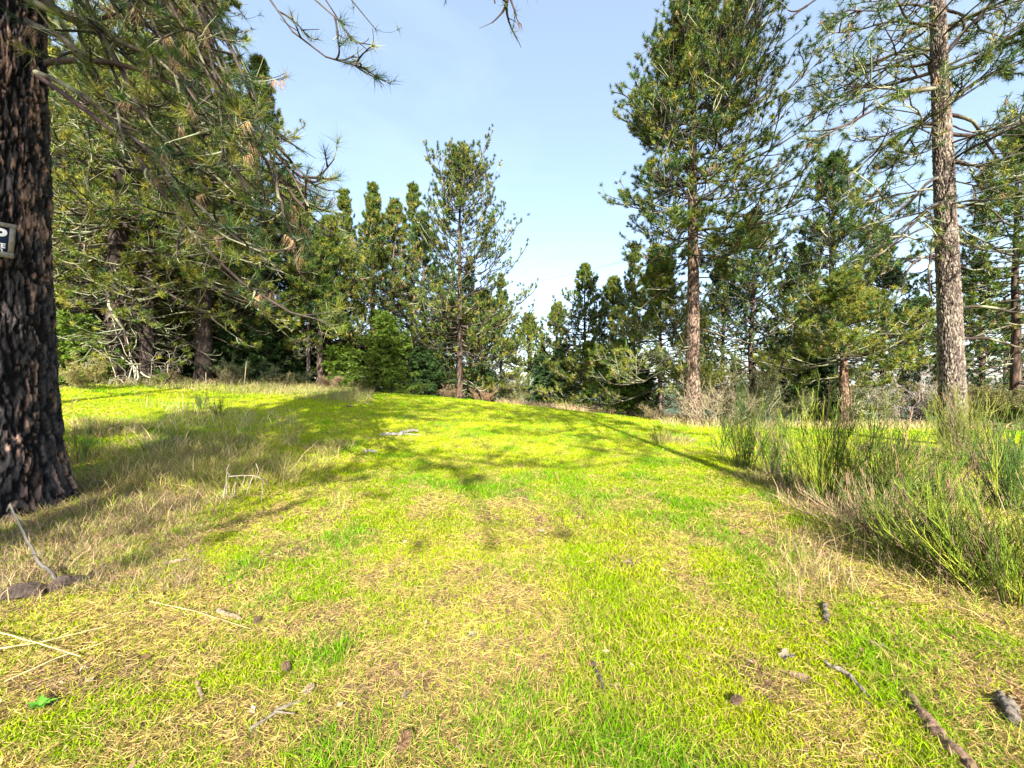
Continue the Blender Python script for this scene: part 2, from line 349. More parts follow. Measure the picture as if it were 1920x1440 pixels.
def dress(wood, need, mains, rad, Lm, rng, nsub=7, ntwig=3, sub_t0=.25, nn=14, nl=.19, nw=.012, cols=NEEDLE_COLS, cw=(5, 4, 3, 1.5), lich=.35, barkc=DARKBARK,
          tuft_prob=.92, lift=.18, sides=(6, 4, 3), lenf=(.25, .5), twl=(.3, .6), brown=.0, droop=0.0, spread=.75, minr=.004, extra=0, ang=(30, 65), green_lo=None):
    """woody side shoots, twigs and needle tufts for the main branches"""
    N = len(mains)
    def wc(n, p): 
        m = rng.random(n) < p; c = vary(barkc, n, rng, .3); c[m] = vary(LICHEN, m.sum(), rng, .25); return c
    K0 = mains.shape[1]; rr = rad[:, None] * (1 - .85 * np.linspace(0, 1, K0)[None, :]) + minr
    pm = (rng.random((N, K0, 1)) < lich * .45) * rng.uniform(.3, 1, (N, K0, 1)); tubes(wood, mains, rr, sides[0], vary(barkc, N, rng, .3)[:, None, :] * (1 - pm) + np.array(LICHEN) * pm, 0)
    subs, Ls = sub_curves(mains, Lm, nsub, rng, sub_t0, 1, ang, lenf, lift, 6, .5, .2, droop)
    rs = np.repeat(rad, nsub) * .38; tubes(wood, subs, rs[:, None] * (1 - .7 * np.linspace(0, 1, 6)[None]) + minr, sides[1], wc(len(subs), lich * .5), 0)
    tw, Lt = sub_curves(subs, Ls, ntwig, rng, .25, 1, (25, 60), twl, lift, 4, .35, .12, droop)
    tubes(wood, tw, np.full((len(tw), 4), minr) * np.linspace(1.3, .7, 4)[None], sides[2], wc(len(tw), lich * .9), 0)
    if extra:
        ex, Le = sub_curves(subs, Ls, extra, rng, .05, .9, (40, 90), (.15, .4), -.02, 4, .2, .08)
        tubes(wood, ex, np.full((len(ex), 4), minr * .8), 3, wc(len(ex), min(1, lich * 2)), 0)
    ends = np.concatenate([tw, subs[:, -4:]]); ends = ends[rng.random(len(ends)) < tuft_prob]
    C = ends[:, -1]; A = norm(ends[:, -1] - ends[:, -2]); A = norm(A + np.array([0, 0, .25])); n = len(C)
    tc = pick(cols, cw, n, rng, .25)
    if brown:
        m = rng.random(n) < brown; tc[m] = vary((.30, .19, .09), m.sum(), rng, .25)
    size = rng.uniform(.7, 1.15, n)
    B = np.repeat(C, nn, 0); AA = np.repeat(A, nn, 0); k = rng.random((len(B), 1))
    B = B - AA * k * nl * .55; D = norm(AA * (.55 + .4 * (1 - k)) + rng.normal(0, 1, B.shape) * spread)
    if brown:
        mm = np.repeat(m, nn); D[mm] = norm(D[mm] * .5 + np.array([0, 0, -1.1]))
    ll = nl * np.repeat(size, nn) * rng.uniform(.75, 1.1, len(B))
    cc = np.repeat(tc, nn, 0) * (1 + rng.uniform(-.18, .18, (len(B), 1)))
    needles(need, B, D, ll, np.full(len(B), nw), cc, rng)

def pine(name, label, loc, H, r0, seed, crown=(.35, 1.0), rad=3.0, nb=80, dist=25, prof=None, elev=(40, -12), px_lean=(0, 0), dense=1.0, lich=.35, nsub=8, ntwig=4, asym=None, wob=1.0, group=None,
         trunk_kw=None, custom=None, cw=(5, 4, 3, 1.5), nl=.2, brown=.004, nn=30, category='pine tree', cols=NEEDLE_COLS, dead=8, parent_kw=None, up=.35, top_trunk=.03, sag=.35, extra=0, nwf=.00095):
    rng = np.random.default_rng(seed); root = thing(name, label, category, loc, 0, group)
    tk = dict(sides=14, rows=50, col=BARK, plate=.015, psize=.09, seed=seed); tk.update(trunk_kw or {})
    lx, ly = px_lean; tr = MB(); n = 7; z = np.linspace(0, H, n)
    pts = np.stack([lx * z / H + rng.normal(0, .004 * H * wob, n) * (np.arange(n) > 1), ly * z / H + rng.normal(0, .004 * H * wob, n) * (np.arange(n) > 1), z - .15 * (np.arange(n) == 0)], 1)
    trunk_mesh(tr, pts, [r0, r0 * .82, r0 * .66, r0 * .48, r0 * .28, top_trunk], **tk)
    tr.build('trunk', M_bark, root, smooth=True)
    wood, need = MB(), MB()
    def axis(h): return np.stack([np.interp(h, pts[:, 2], pts[:, 0]), np.interp(h, pts[:, 2], pts[:, 1]), h], -1)
    u = np.sort(rng.random(nb)) ** .85; h = (crown[0] + (crown[1] - crown[0]) * u) * H
    az = (np.arange(nb) * 2.39996 + rng.uniform(-.5, .5, nb)); 
    prof = prof or [(0, 1.0), (.12, 1.15), (.35, .88), (.62, .46), (.85, .2), (1, .0)]
    pr = np.interp(u, [p[0] for p in prof], [p[1] for p in prof]); L = rad * pr * rng.uniform(.5, 1.2, nb) + .15
    if asym is not None: L = L * (1 + asym[0] * np.cos(az) + asym[1] * np.sin(az))
    el = np.radians(elev[1] + (elev[0] - elev[1]) * u + rng.normal(0, 8, nb)); K = 8; s = np.linspace(0, 1, K)[None, :]
    hd = L[:, None] * s * np.cos(el)[:, None]; zz = L[:, None] * (np.sin(el)[:, None] * s - sag * (1 - u[:, None]) * s ** 2 + up * s ** 3)
    wob = np.cumsum(rng.normal(0, .035, (nb, K)), 1) * L[:, None]
    Pm = axis(h)[:, None, :] + np.stack([np.cos(az)[:, None] * hd - np.sin(az)[:, None] * wob, np.sin(az)[:, None] * hd + np.cos(az)[:, None] * wob, zz + wob * .4], -1)
    rb = np.clip(L * .011, .006, .06) * (r0 / .3) ** .4
    nw = max(.0022, dist * nwf); mr = max(.003, dist * .00042)
    dress(wood, need, Pm, rb, L, rng, int(nsub * dense), ntwig, .3 if rad > 2 else .15, nn, nl, nw, cols, cw, lich, minr=mr, brown=brown, extra=extra)
    if dead:                    # bare dead limbs below the crown
        hb = rng.uniform(crown[0] * .35, crown[0] * 1.02, dead) * H; a2 = rng.uniform(0, 6.28, dead); Ld = rng.uniform(.25, .7, dead) * rad
        zz = Ld[:, None] * (.05 * s - .45 * s ** 2); D = np.stack([np.cos(a2), np.sin(a2)], -1)
        Pd = axis(hb)[:, None, :] + np.concatenate([D[:, None, :] * (Ld[:, None] * s)[..., None], zz[..., None]], -1)
        dress(wood, need, Pd, Ld * .01 + .004, Ld, rng, 5, 2, .3, 3, .1, nw, cols, cw, min(1, lich * 1.6), tuft_prob=.03, minr=mr)
    if custom: custom(root, wood, need, rng)
    wood.build('branchwork', M_twig, root, smooth=True); need.build('crown', M_needle, root)
    return root

def fir(name, label, loc, H, rad, seed, dist=25, nb=110, col=((.10, .17, .025), (.16, .23, .03), (.05, .10, .025)), cw=(4, 3, 3), low=.03, group=None, cat='fir tree', lich=.0, droop=.25, p=.85):
    rng = np.random.default_rng(seed); root = thing(name, label, cat, loc, 0, group); tr = MB()
    trunk_mesh(tr, [(0, 0, -.1), (.02, 0, H * .5), (0, .02, H * .99)], [H * .016 + .03, H * .01 + .01, .012], sides=8, rows=16, col=DARKBARK, flare=.3)
    tr.build('trunk', M_barkfine, root, smooth=True); wood, lf = MB(), MB()
    u = (np.arange(nb) + rng.random(nb)) / nb; u = u ** .9; h = (low + (1 - low) * u) * H * .985; az = np.arange(nb) * 2.39996 + rng.uniform(-.6, .6, nb)
    L = rad * (1 - u) ** p * rng.uniform(.4, 1.3, nb) + .08; K = 6; s = np.linspace(0, 1, K)[None]
    e = np.radians(-8 + 45 * u + rng.normal(0, 7, nb)); hd = L[:, None] * s * np.cos(e)[:, None]
    z = L[:, None] * (np.sin(e)[:, None] * s - droop * s ** 2 * (1 - u[:, None]) + .16 * s ** 4)
    Pm = np.stack([np.cos(az)[:, None] * hd, np.sin(az)[:, None] * hd, h[:, None] + z], -1)
    mr = max(.003, dist * .0003); tubes(wood, Pm, (L * .008 + mr)[:, None] * (1 - .8 * s), 4, vary(DARKBARK, nb, rng, .2))
    s1, L1 = sub_curves(Pm, L, 11, rng, .12, 1, (35, 70), (.22, .42), .0, 5, .55, .12, .12)
    tubes(wood, s1, np.full((len(s1), 5), mr), 3, vary(LICHEN if lich > .5 else DARKBARK, len(s1), rng, .3))
    s2, L2 = sub_curves(s1, L1, 5, rng, .1, 1, (30, 55), (.3, .55), .0, 3, .4, .08, .08)
    C = np.concatenate([s1[:, 1:].reshape(-1, 3), s2.reshape(-1, 3)])
    T = np.concatenate([np.repeat(norm(s1[:, -1] - s1[:, 0]), 4, 0), np.repeat(norm(s2[:, -1] - s2[:, 0]), 3, 0)])
    q = 4; C = np.repeat(C, q, 0) + rng.normal(0, .02, (len(C) * q, 3)); T = np.repeat(T, q, 0); S = norm(np.cross(T, [0, 0, 1.0])) * rng.choice([-1, 1], len(C))[:, None]
    D = norm(T * .8 + S * rng.uniform(.2, 1.1, (len(C), 1)) + rng.normal(0, .22, C.shape)); nl = max(.055, dist * .0048)
    colr = np.repeat(pick(col, cw, len(C) // q, rng, .2), q, 0)
    needles(lf, C, D, nl * rng.uniform(.7, 1.2, len(C)), np.full(len(C), max(.012, dist * .0014)), colr, rng)
    wood.build('branchwork', M_twig, root, smooth=True); lf.build('crown', M_fir, root); return root

def shrub(name, label, loc, h, r, seed, dist=20, stems=14, levels=3, woodc=LICHEN, leafc=((.13, .15, .04), (.2, .2, .06)), leaves=3, ls=.05, cat='shrub', group=None, rw=None, updir=.8, kids=5, lwood=0):
    """twiggy deciduous shrub"""
    rng = np.random.default_rng(seed); root = thing(name, label, cat, loc, 0, group); wood, lf = MB(), MB()
    a = rng.uniform(0, 6.28, stems); tilt = rng.uniform(.1, 1.0, stems) * r / h; D = norm(np.stack([np.cos(a) * tilt, np.sin(a) * tilt, np.full(stems, 1.0)], -1))
    L = h * rng.uniform(.55, 1.0, stems); K = 7; s = np.linspace(0, 1, K)[None, :, None]
    B = np.stack([np.cos(a), np.sin(a), a * 0], -1) * rng.uniform(0, .35, (stems, 1)) * r
    w = np.cumsum(rng.normal(0, .06, (stems, K, 3)), 1) * L[:, None, None]; w[:, 0] = 0
    C = B[:, None] + D[:, None] * L[:, None, None] * s + w; C[:, :, 2] = np.maximum(C[:, :, 2], 0.0)
    mr = rw or max(.003, dist * .0004); tubes(wood, C, (L * .009 + mr)[:, None] * np.linspace(1, .35, K)[None], 5, vary(woodc, stems, rng, .3))
    cur, Lc = C, L; allc = []
    for lv in range(levels):
        cur, Lc = sub_curves(cur, Lc, kids, rng, .2, 1, (20, 75), (.3, .6), .12 * updir, 5, .35, .08)
        tubes(wood, cur, np.full((len(cur), 5), mr * (.9 - .15 * lv)) * np.linspace(1.1, .6, 5)[None], 3, vary(woodc, len(cur), rng, .35)); allc.append(cur)
    if leaves:
        E = np.repeat(cur[:, 2:].reshape(-1, 3), leaves, 0); E = E + rng.normal(0, ls * .8, E.shape); n = len(E)
        needles(lf, E, norm(rng.normal(size=(n, 3)) + [0, 0, .3]), np.full(n, ls) * rng.uniform(.6, 1.3, n), np.full(n, ls * .6), pick(leafc, [1] * len(leafc), n, rng, .25), rng)
    wood.build('branchwork', M_twig, root, smooth=True)
    if leaves: lf.build('foliage', M_leaf, root)
    return root

def broom(name, label, loc, h, r, n, seed, cols=((.08, .15, .02), (.14, .22, .03), (.05, .09, .02)), dead=.15, w=.005, kids=6, group=None, lean=(0, 0), flare=1.0):
    """scotch broom: sheaf of slim green whips"""
    rng = np.random.default_rng(seed); root = thing(name, label, 'broom bush', loc, 0, group); mb, dm = MB(), MB()
    a = rng.uniform(0, 6.28, n); q = rng.random(n) ** .6; B = np.stack([np.cos(a) * q * r * .35, np.sin(a) * q * r * .35, a * 0 - .03], -1)
    L = h * rng.uniform(.35, 1.08, n) * (1 - .25 * q); out = (r * .75 * q * flare)[:, None] * np.stack([np.cos(a), np.sin(a)], -1) + np.asarray(lean) + rng.normal(0, .04, (n, 2)) * h
    K = 7; s = np.linspace(0, 1, K)[None, :, None]
    C = B[:, None] + np.concatenate([out[:, None] * s ** 1.3, L[:, None, None] * s], -1) + np.cumsum(rng.normal(0, .010, (n, K, 3)), 1) * h
    isd = rng.random(n) < dead; W = w * rng.uniform(.7, 1.4, n); taper = np.linspace(1.3, .5, K)[None]
    gc = pick(cols, [1] * len(cols), n, rng, .4); dc = vary((.30, .20, .12), n, rng, .45)
    tubes(mb, C[~isd], W[~isd, None] * taper, 3, gc[~isd]); 
    if isd.any(): tubes(dm, C[isd], W[isd, None] * taper, 3, dc[isd])
    for m, tgt, colr in ((~isd, mb, gc), (isd, dm, dc)):
        if not m.any(): continue
        s1, L1 = sub_curves(C[m], L[m], kids, rng, .3, .95, (8, 26), (.2, .42), .25, 4, .35, .1)
        tubes(tgt, s1, np.full((len(s1), 4), w * .7) * np.linspace(1.1, .5, 4)[None], 3, np.repeat(colr[m], kids, 0) * rng.uniform(.8, 1.25, (len(s1), 1)))
        s2, _ = sub_curves(s1, L1, 3, rng, .1, .9, (10, 30), (.3, .6), .2, 3, .3, .05)
        tubes(tgt, s2, np.full((len(s2), 3), w * .5) * np.linspace(1.1, .5, 3)[None], 3, np.repeat(colr[m], kids * 3, 0) * rng.uniform(.8, 1.3, (len(s2), 1)))
    mb.build('green_whips', M_broom, root)
    if isd.any(): dm.build('dead_whips', M_straw, root)
    return root

def tussock(name, label, loc, r, h, n, seed, cols=((.48, .37, .18), (.34, .25, .13), (.22, .26, .05)), w=.004, cat='grass clump', group=None, lean=.6):
    rng = np.random.default_rng(seed); a = rng.uniform(0, 6.28, n); q = np.sqrt(rng.random(n)); x, y = np.cos(a) * q * r, np.sin(a) * q * r
    gx = loc[0] + x; gy = loc[1] + y; z = zg(gx, gy) - loc[2]; D = norm(np.stack([x / r * .5 + rng.normal(0, .3, n), y / r * .5 + rng.normal(0, .3, n), np.ones(n)], -1))
    L = h * rng.uniform(.35, 1.1, n); bend = np.concatenate([rng.normal(0, lean * .5, (n, 2)) * L[:, None], -rng.random((n, 1)) * .25 * L[:, None]], 1)
    mb = MB(); blades(mb, np.stack([x, y, z - .01], -1), D, L, np.full(n, w) * rng.uniform(.6, 1.4, n), bend, pick(cols, [1] * len(cols), n, rng, .25), rng)
    o = mb.build(name, M_straw, loc=loc); return tag(o, label, cat, group)

QN = 1.8
# ================================================================== TREES
def pp(px, Y, ytop, label, seed, wpx=120, name='pine_tree', **kw):
    """pine standing in photo column px at distance Y, reaching row ytop"""
    b = gp(px, Y); H = (720 - ytop) / F * Y + EYE - b[2] - .5; dist = math.hypot(b[0], b[1])
    return pine(name, label, tuple(b), H, kw.pop('r0', H * .013 + .04), seed, rad=wpx * (1.38 if wpx < 100 else 1.0) / F * Y, dist=dist, **kw)
def curves3(lst, base, K=10):
    return np.stack([resample([P(*p) - base for p in l], K) for l in lst])

# ---- the big pine at the left edge of the photo, with the sign on it
bL = np.array([-6.50, 5.0, gz(-6.50, 5.0) - .12])
def left_limbs(root, wood, need, rng):
    j = np.random.default_rng(3); G = [  # long hanging limbs: (photo column, photo row, distance)
     [(40, -60, 4.9), (95, 15, 4.8), (200, 66, 4.6), (270, 110, 4.4), (332, 166, 4.3)],
     [(60, -420, 4.9), (300, -150, 4.6), (412, 55, 4.4), (456, 124, 4.3), (485, 197, 4.2), (525, 270, 4.15), (569, 339, 4.1), (583, 354, 4.1), (607, 341, 4.05)],
     [(90, 120, 4.9), (260, 110, 4.6), (380, 160, 4.4), (450, 240, 4.3), (525, 320, 4.2), (547, 383, 4.2), (583, 425, 4.1), (594, 408, 4.1)],
     [(525, 325, 4.2), (543, 401, 4.2), (547, 437, 4.2), (554, 474, 4.2), (546, 508, 4.2)],
     [(60, -520, 4.8), (340, -260, 4.3), (440, -60, 4.1), (474, 11, 4.0), (510, 66, 4.0), (540, 98, 3.95), (569, 124, 3.9), (602, 142, 3.9), (631, 139, 3.9), (646, 122, 3.9)],
     [(60, -620, 4.7), (400, -330, 4.2), (520, -120, 4.0), (554, 11, 3.9), (569, 47, 3.9), (591, 77, 3.85), (612, 102, 3.85), (642, 109, 3.8), (660, 92, 3.8)],
     [(60, -620, 4.7), (420, -350, 4.1), (540, -130, 3.9), (580, -10, 3.85), (600, 40, 3.8), (628, 62, 3.8), (650, 78, 3.8)],
     [(60, -200, 4.9), (200, -100, 4.7), (262, 10, 4.6), (268, 80, 4.6), (300, 130, 4.5)],
     [(60, 0, 4.9), (180, 60, 4.8), (225, 140, 4.7), (262, 212, 4.6), (330, 292, 4.5), (400, 330, 4.4)],
     [(50, 40, 4.9), (110, 70, 4.8), (160, 130, 4.7), (200, 200, 4.6), (230, 280, 4.5)],
     [(60, -260, 4.8), (160, -80, 4.7), (300, 0, 4.5), (380, 90, 4.4), (440, 210, 4.3), (500, 290, 4.2)],
     [(60, -300, 4.8), (250, -200, 4.6), (360, -40, 4.4), (430, 90, 4.3), (455, 190, 4.2), (470, 300, 4.2)],
     [(70, 130, 4.9), (150, 160, 4.7), (230, 230, 4.6), (330, 350, 4.5), (420, 430, 4.4), (500, 480, 4.3)],
     [(70, 150, 4.9), (240, 260, 4.6), (400, 480, 4.5), (470, 540, 4.4), (545, 572, 4.3), (625, 602, 4.2)],
     [(70, -100, 4.9), (170, 20, 5.6), (300, 190, 6.0), (400, 300, 6.3), (520, 400, 6.6)],
     [(70, -60, 4.9), (150, 120, 5.6), (260, 320, 6.0), (350, 420, 6.3)],
     [(60, -420, 4.9), (330, -120, 5.2), (470, 150, 5.4), (520, 330, 5.6), (545, 430, 5.8)],
     [(60, -340, 4.9), (250, -60, 4.4), (330, 60, 4.0), (390, 200, 3.8), (420, 270, 3.7)],
    ]
    for k in (1, 2, 8, 10, 11, 12, 17, 16, 1, 10): G.append([(p[0] + j.uniform(-80, 0), p[1] + j.uniform(-50, 40), p[2] + j.uniform(-.3, .5)) for p in G[k][1:]]); G[-1].insert(0, (60, -350, 4.9))
    M = curves3(G, bL, 14); Ln = np.linalg.norm(np.diff(M, axis=1), axis=2).sum(1); M = M + np.cumsum(rng.normal(0, .022, M.shape), 1)
    rad = np.array([.055, .03, .03, .014, .018, .018, .014, .035, .04, .04, .035, .03, .03, .028, .03, .03, .028, .028] + [.024] * 10)
    hg = np.array([1, 2, 3, 4, 5, 6]); ot = np.array([i for i in range(len(M)) if i not in hg])
    dress(wood, need, M[hg], rad[hg], np.minimum(Ln[hg], 2.2), rng, 13, 3, .35, 34, .16, .0042, NEEDLE_COLS, (4, 3, 5, 1), .15, tuft_prob=.28, lift=.3, lenf=(.10, .26), twl=(.3, .7), brown=.1, minr=.0042, extra=1, droop=.45, spread=.55)
    dress(wood, need, M[ot], rad[ot], np.minimum(Ln[ot], 2.6), rng, 13, 4, .3, 32, .17, .0050, NEEDLE_COLS, (4, 4, 4, 2), .45, tuft_prob=.55, lift=.25, lenf=(.10, .26), twl=(.35, .8), brown=.13, minr=.0042, extra=2, droop=.35, spread=.6)
    # tufts on the limb ends
    E = M[[1, 2, 4, 5, 6, 13], -1]; A = norm(M[[1, 2, 4, 5, 6, 13], -1] - M[[1, 2, 4, 5, 6, 13], -2]); n = 60
    B = np.repeat(E, n, 0); D = norm(np.repeat(A, n, 0) * .7 + rng.normal(0, .55, (len(B), 3))); B = B - np.repeat(A, n, 0) * rng.uniform(0, .09, (len(B), 1))
    needles(need, B, D, rng.uniform(.13, .2, len(B)), np.full(len(B), .004), pick(NEEDLE_COLS, (4, 3, 5, 1), len(B), rng), rng)
pine('pine_tree', 'huge dark barked pine at the left edge with the sign', tuple(bL), 23, .43, 11, crown=(.42, 1.0), rad=5.2, nb=70, dist=9,
     px_lean=(.25, 0), wob=.3, trunk_kw=dict(sides=260, rows=800, col=(.085, .074, .075), plate=.045, psize=.17, patch=.56, fl_h=.9, alt=(.46, .29, .22), crack=(.012, .012, .014), flare=.62),  # alt puts sunlit dapples into the bark colour, mixed with pinkish flakes
     elev=(35, -5), dense=.9, custom=left_limbs, dead=0, nn=12, ntwig=3, lich=.4, nwf=.0012, top_trunk=.08)

# ---- tall pine on the right
bR = gp(1789, 10.5, -.1)
def right_limbs(root, wood, need, rng):
    G = [
     [(1745, 164, 10.5), (1698, 171, 10.3), (1647, 196, 10.0), (1604, 218, 9.8), (1566, 239, 9.6), (1527, 256, 9.5)],
     [(1748, 233, 10.5), (1707, 235, 10.3), (1672, 256, 10.1), (1634, 290, 10.0), (1604, 320, 9.9), (1583, 337, 9.9)],
     [(1748, 95, 10.5), (1711, 86, 10.8), (1677, 102, 11.0), (1634, 124, 11.2), (1583, 141, 11.4), (1532, 160, 11.5)],
     [(1748, 60, 10.5), (1698, 43, 10.2), (1647, 47, 10.0), (1604, 62, 9.9), (1553, 68, 9.8)],
     [(1749, 329, 10.5), (1728, 355, 10.6), (1698, 384, 10.8), (1655, 410, 11.0), (1613, 427, 11.2)],
     [(1752, 378, 10.5), (1720, 410, 10.3), (1685, 445, 10.2), (1650, 475, 10.1)],
     [(1752, 478, 10.5), (1728, 483, 10.3), (1706, 500, 10.2), (1698, 535, 10.2)],
     [(1752, 452, 10.5), (1741, 490, 10.2), (1737, 530, 10.2), (1739, 562, 10.2)],
     [(1783, 188, 10.5), (1818, 158, 10.3), (1860, 132, 10.1), (1930, 112, 9.9)],
     [(1775, 107, 10.5), (1800, 68, 10.3), (1847, 26, 10.1), (1890, -30, 10)],
     [(1785, 215, 10.5), (1826, 222, 10.8), (1843, 273, 11.0), (1869, 307, 11.2), (1890, 342, 11.4), (1930, 370, 11.5)],
     [(1792, 386, 10.5), (1847, 380, 10.3), (1877, 397, 10.2), (1895, 427, 10.1)],
     [(1800, 576, 10.5), (1843, 574, 10.2), (1890, 583, 10), (1945, 596, 9.8)],
     [(1803, 634, 10.5), (1852, 631, 10.2), (1890, 642, 10), (1945, 660, 9.8)],
     [(1806, 693, 10.5), (1822, 690, 10.4), (1840, 688, 10.3)],
     [(1750, 15, 10.5), (1700, 0, 10.2), (1640, 20, 10.0), (1590, 18, 9.8)],
     [(1748, 130, 10.5), (1690, 150, 10.9), (1640, 160, 11.2), (1575, 190, 11.5), (1520, 215, 11.8)],
     [(1775, 60, 10.5), (1820, 30, 10.8), (1880, 10, 11.1), (1930, 0, 11.3)],
     [(1780, 130, 10.5), (1830, 110, 10.2), (1880, 70, 10.0), (1930, 60, 9.9)],
     [(1790, 300, 10.5), (1830, 310, 10.2), (1880, 300, 10.0), (1930, 310, 9.9)],
     [(1750, 200, 10.5), (1700, 260, 11.2), (1660, 330, 11.8), (1640, 380, 12.2)],
     [(1790, 250, 10.5), (1850, 260, 11.2), (1900, 240, 11.8), (1950, 260, 12.2)],
    ]
    G = [[((l[0][0] + (25 if l[0][0] < 1765 else -12)), l[0][1], 10.5)] + l for l in G]; M = curves3(G, bR, 13); Ln = np.linalg.norm(np.diff(M, axis=1), axis=2).sum(1); M = M + np.cumsum(rng.normal(0, .012, M.shape), 1)
    rad = np.full(len(M), .045); rad[[8, 9]] = .06; rad[[3, 14, 15]] = .03
    bare = np.array([6, 7, 12, 13, 14]); full = np.array([i for i in range(len(M)) if i not in bare])
    dress(wood, need, M[full], rad[full], np.minimum(Ln[full], 2.8), rng, 13, 5, .2, 26, .18, .014, NEEDLE_COLS, (4, 3, 5, 1), .5, tuft_prob=.75, lift=.05, droop=.25, lenf=(.2, .42), twl=(.3, .6), brown=.03, minr=.006, extra=3, spread=.65)
    dress(wood, need, M[bare], rad[bare], Ln[bare], rng, 4, 2, .3, 8, .15, .01, NEEDLE_COLS, (4, 3, 5, 1), .5, tuft_prob=.1, lenf=(.1, .3), minr=.006)
pine('pine_tree', 'tall pine with a thick flaky pinkish trunk standing right of the broom bushes', tuple(bR), 21, .265, 23, crown=(.27, 1.0), rad=2.9, nb=95, dist=16, prof=[(0, .55), (.3, .9), (.5, 1), (1, .3)], sag=.6,
     px_lean=(-.78, 0), wob=.12, trunk_kw=dict(sides=150, rows=620, col=(.22, .18, .15), plate=.03, psize=.062, alt=(.44, .37, .29), crack=(.05, .035, .03), flare=.25),
     elev=(35, -8), custom=right_limbs, dead=0, lich=.6, brown=.02, nn=14, extra=2, nwf=.001)

# ---- tall full pine right of the clearing
pp(1300, 18, -52, 'tallest full crowned pine right of the clearing, its lower trunk bare and reddish', 31, wpx=150, r0=.33, crown=(.37, 1.0), nb=200, dense=1.5, elev=(48, -16), wob=.2, asym=(.2, 0), lich=.5, extra=1,
   prof=[(0, .75), (.15, 1.0), (.35, 1.0), (.55, .78), (.72, .56), (.86, .38), (1, .08)], trunk_kw=dict(sides=60, rows=300, col=(.30, .20, .155), plate=.02, psize=.075, alt=(.42, .30, .22), flare=.25), brown=.01, dead=12, cw=(6, 5, 3, 2), nn=38, up=.4, nwf=.0011)
# ---- slim open pine at the centre
pp(862, 28, 285, 'slim open pine with upswept limbs standing alone at the crest of the field', 41, wpx=100, r0=.25, crown=(.12, 1.0), nb=118, elev=(46, -12), lich=.4, asym=(.1, 0), brown=.01, dead=6, wob=.3, nn=34, nwf=.0011,
   prof=[(0, 1.1), (.2, 1.15), (.4, .95), (.6, .78), (.75, .7), (.88, .42), (1, .05)], up=.55, nsub=8, cw=(3, 4, 3, 2), trunk_kw=dict(col=(.17, .12, .09)))
# ---- single pines that stand out, left to right
S = dict(lich=.5, brown=.006)
pp(618, 25, 405, 'cone shaped pine with a yellow green crown right of the hanging limbs', 51, wpx=72, crown=(.26, 1), nb=105, elev=(45, -14), cw=(4, 6, 2, 3), dense=1.2, **S)
pp(700, 26, 368, 'thin pine with a bare trunk above the green fir, left one of the pair', 52, wpx=44, crown=(.42, 1), nb=70, elev=(36, -4), cw=(3, 4, 3, 2), nsub=5, lich=.6, brown=.05, dead=10)
pp(738, 26.6, 372, 'thin pine with rusty dead clumps above the green fir, right one of the pair', 53, wpx=46, crown=(.40, 1), nb=70, elev=(36, -4), cw=(3, 4, 3, 2), nsub=5, lich=.7, brown=.12, dead=10)
pp(795, 31, 398, 'dark bluish pine close behind and left of the lone centre pine', 54, wpx=62, crown=(.2, 1), nb=90, elev=(32, -10), cw=(3, 1, 6, .5), dense=1.1, lich=.3)
pp(905, 31, 540, 'low bushy pine crowded behind the lone centre pine', 55, wpx=70, crown=(.08, 1), nb=90, elev=(45, -8), cw=(4, 5, 2, 3), dense=1.3, lich=.7)
pp(848, 33, 560, 'lichen grey pine behind the lone centre pine trunk, on its left', 56, wpx=75, crown=(.06, 1), nb=90, elev=(45, -8), cw=(4, 4, 3, 2), dense=1.2, lich=.8)
pp(990, 40, 584, 'small distant pine with a bare pale lower trunk left of the gap in the woods', 57, wpx=36, crown=(.35, 1), nb=70, elev=(32, -8), cw=(5, 6, 3, 3), dense=1.0, lich=.4)
pp(1043, 38, 565, 'narrow dark spire pine left of the tall distant pine', 58, wpx=34, crown=(.1, 1), nb=80, elev=(34, -8), cw=(5, 6, 3, 3), dense=.95, lich=.3)
pp(1097, 34, 495, 'distant cone shaped pine with the highest top in the central gap', 59, wpx=62, crown=(.2, 1), nb=110, elev=(32, -12), cw=(5, 6, 3, 3), dense=.95, lich=.4)
pp(1103, 31, 640, 'pale lichen covered pine below the distant cone shaped pine', 60, wpx=58, crown=(.04, 1), nb=80, elev=(35, -15), cw=(3, 6, 1, 4), dense=1.1, lich=.95, extra=2)
pp(1150, 35, 515, 'distant pine just right of the cone shaped one', 61, wpx=50, crown=(.2, 1), nb=90, elev=(32, -10), cw=(5, 6, 3, 3), dense=1.0, lich=.4)
pp(1238, 23, 470, 'shaggy pine hung with pale lichen left of the tallest pine trunk', 62, wpx=82, crown=(.17, 1), nb=100, elev=(40, -14), cw=(4, 6, 1, 4), dense=1.25, lich=.95, extra=2, trunk_kw=dict(col=(.30, .22, .17)))
pp(1412, 26, 395, 'bluish pine filling the gap right of the tallest pine trunk', 63, wpx=88, crown=(.2, 1), nb=110, elev=(48, -8), cw=(4, 2, 6, 1), dense=1.1, lich=.5)
pp(1355, 30, 480, 'farther pine seen between two trunks right of the tallest pine', 64, wpx=70, crown=(.2, 1), nb=80, elev=(45, -8), cw=(4, 2, 6, 1), lich=.5)
pp(1563, 24, 298, 'slender pine with an open top between the two tallest right hand pines', 65, wpx=100, crown=(.24, 1), nb=105, elev=(52, -10), cw=(5, 3, 5, 1), lich=.45, dense=1.0, prof=[(0, 1), (.3, .95), (.55, .7), (.75, .5), (.9, .32), (1, .08)])
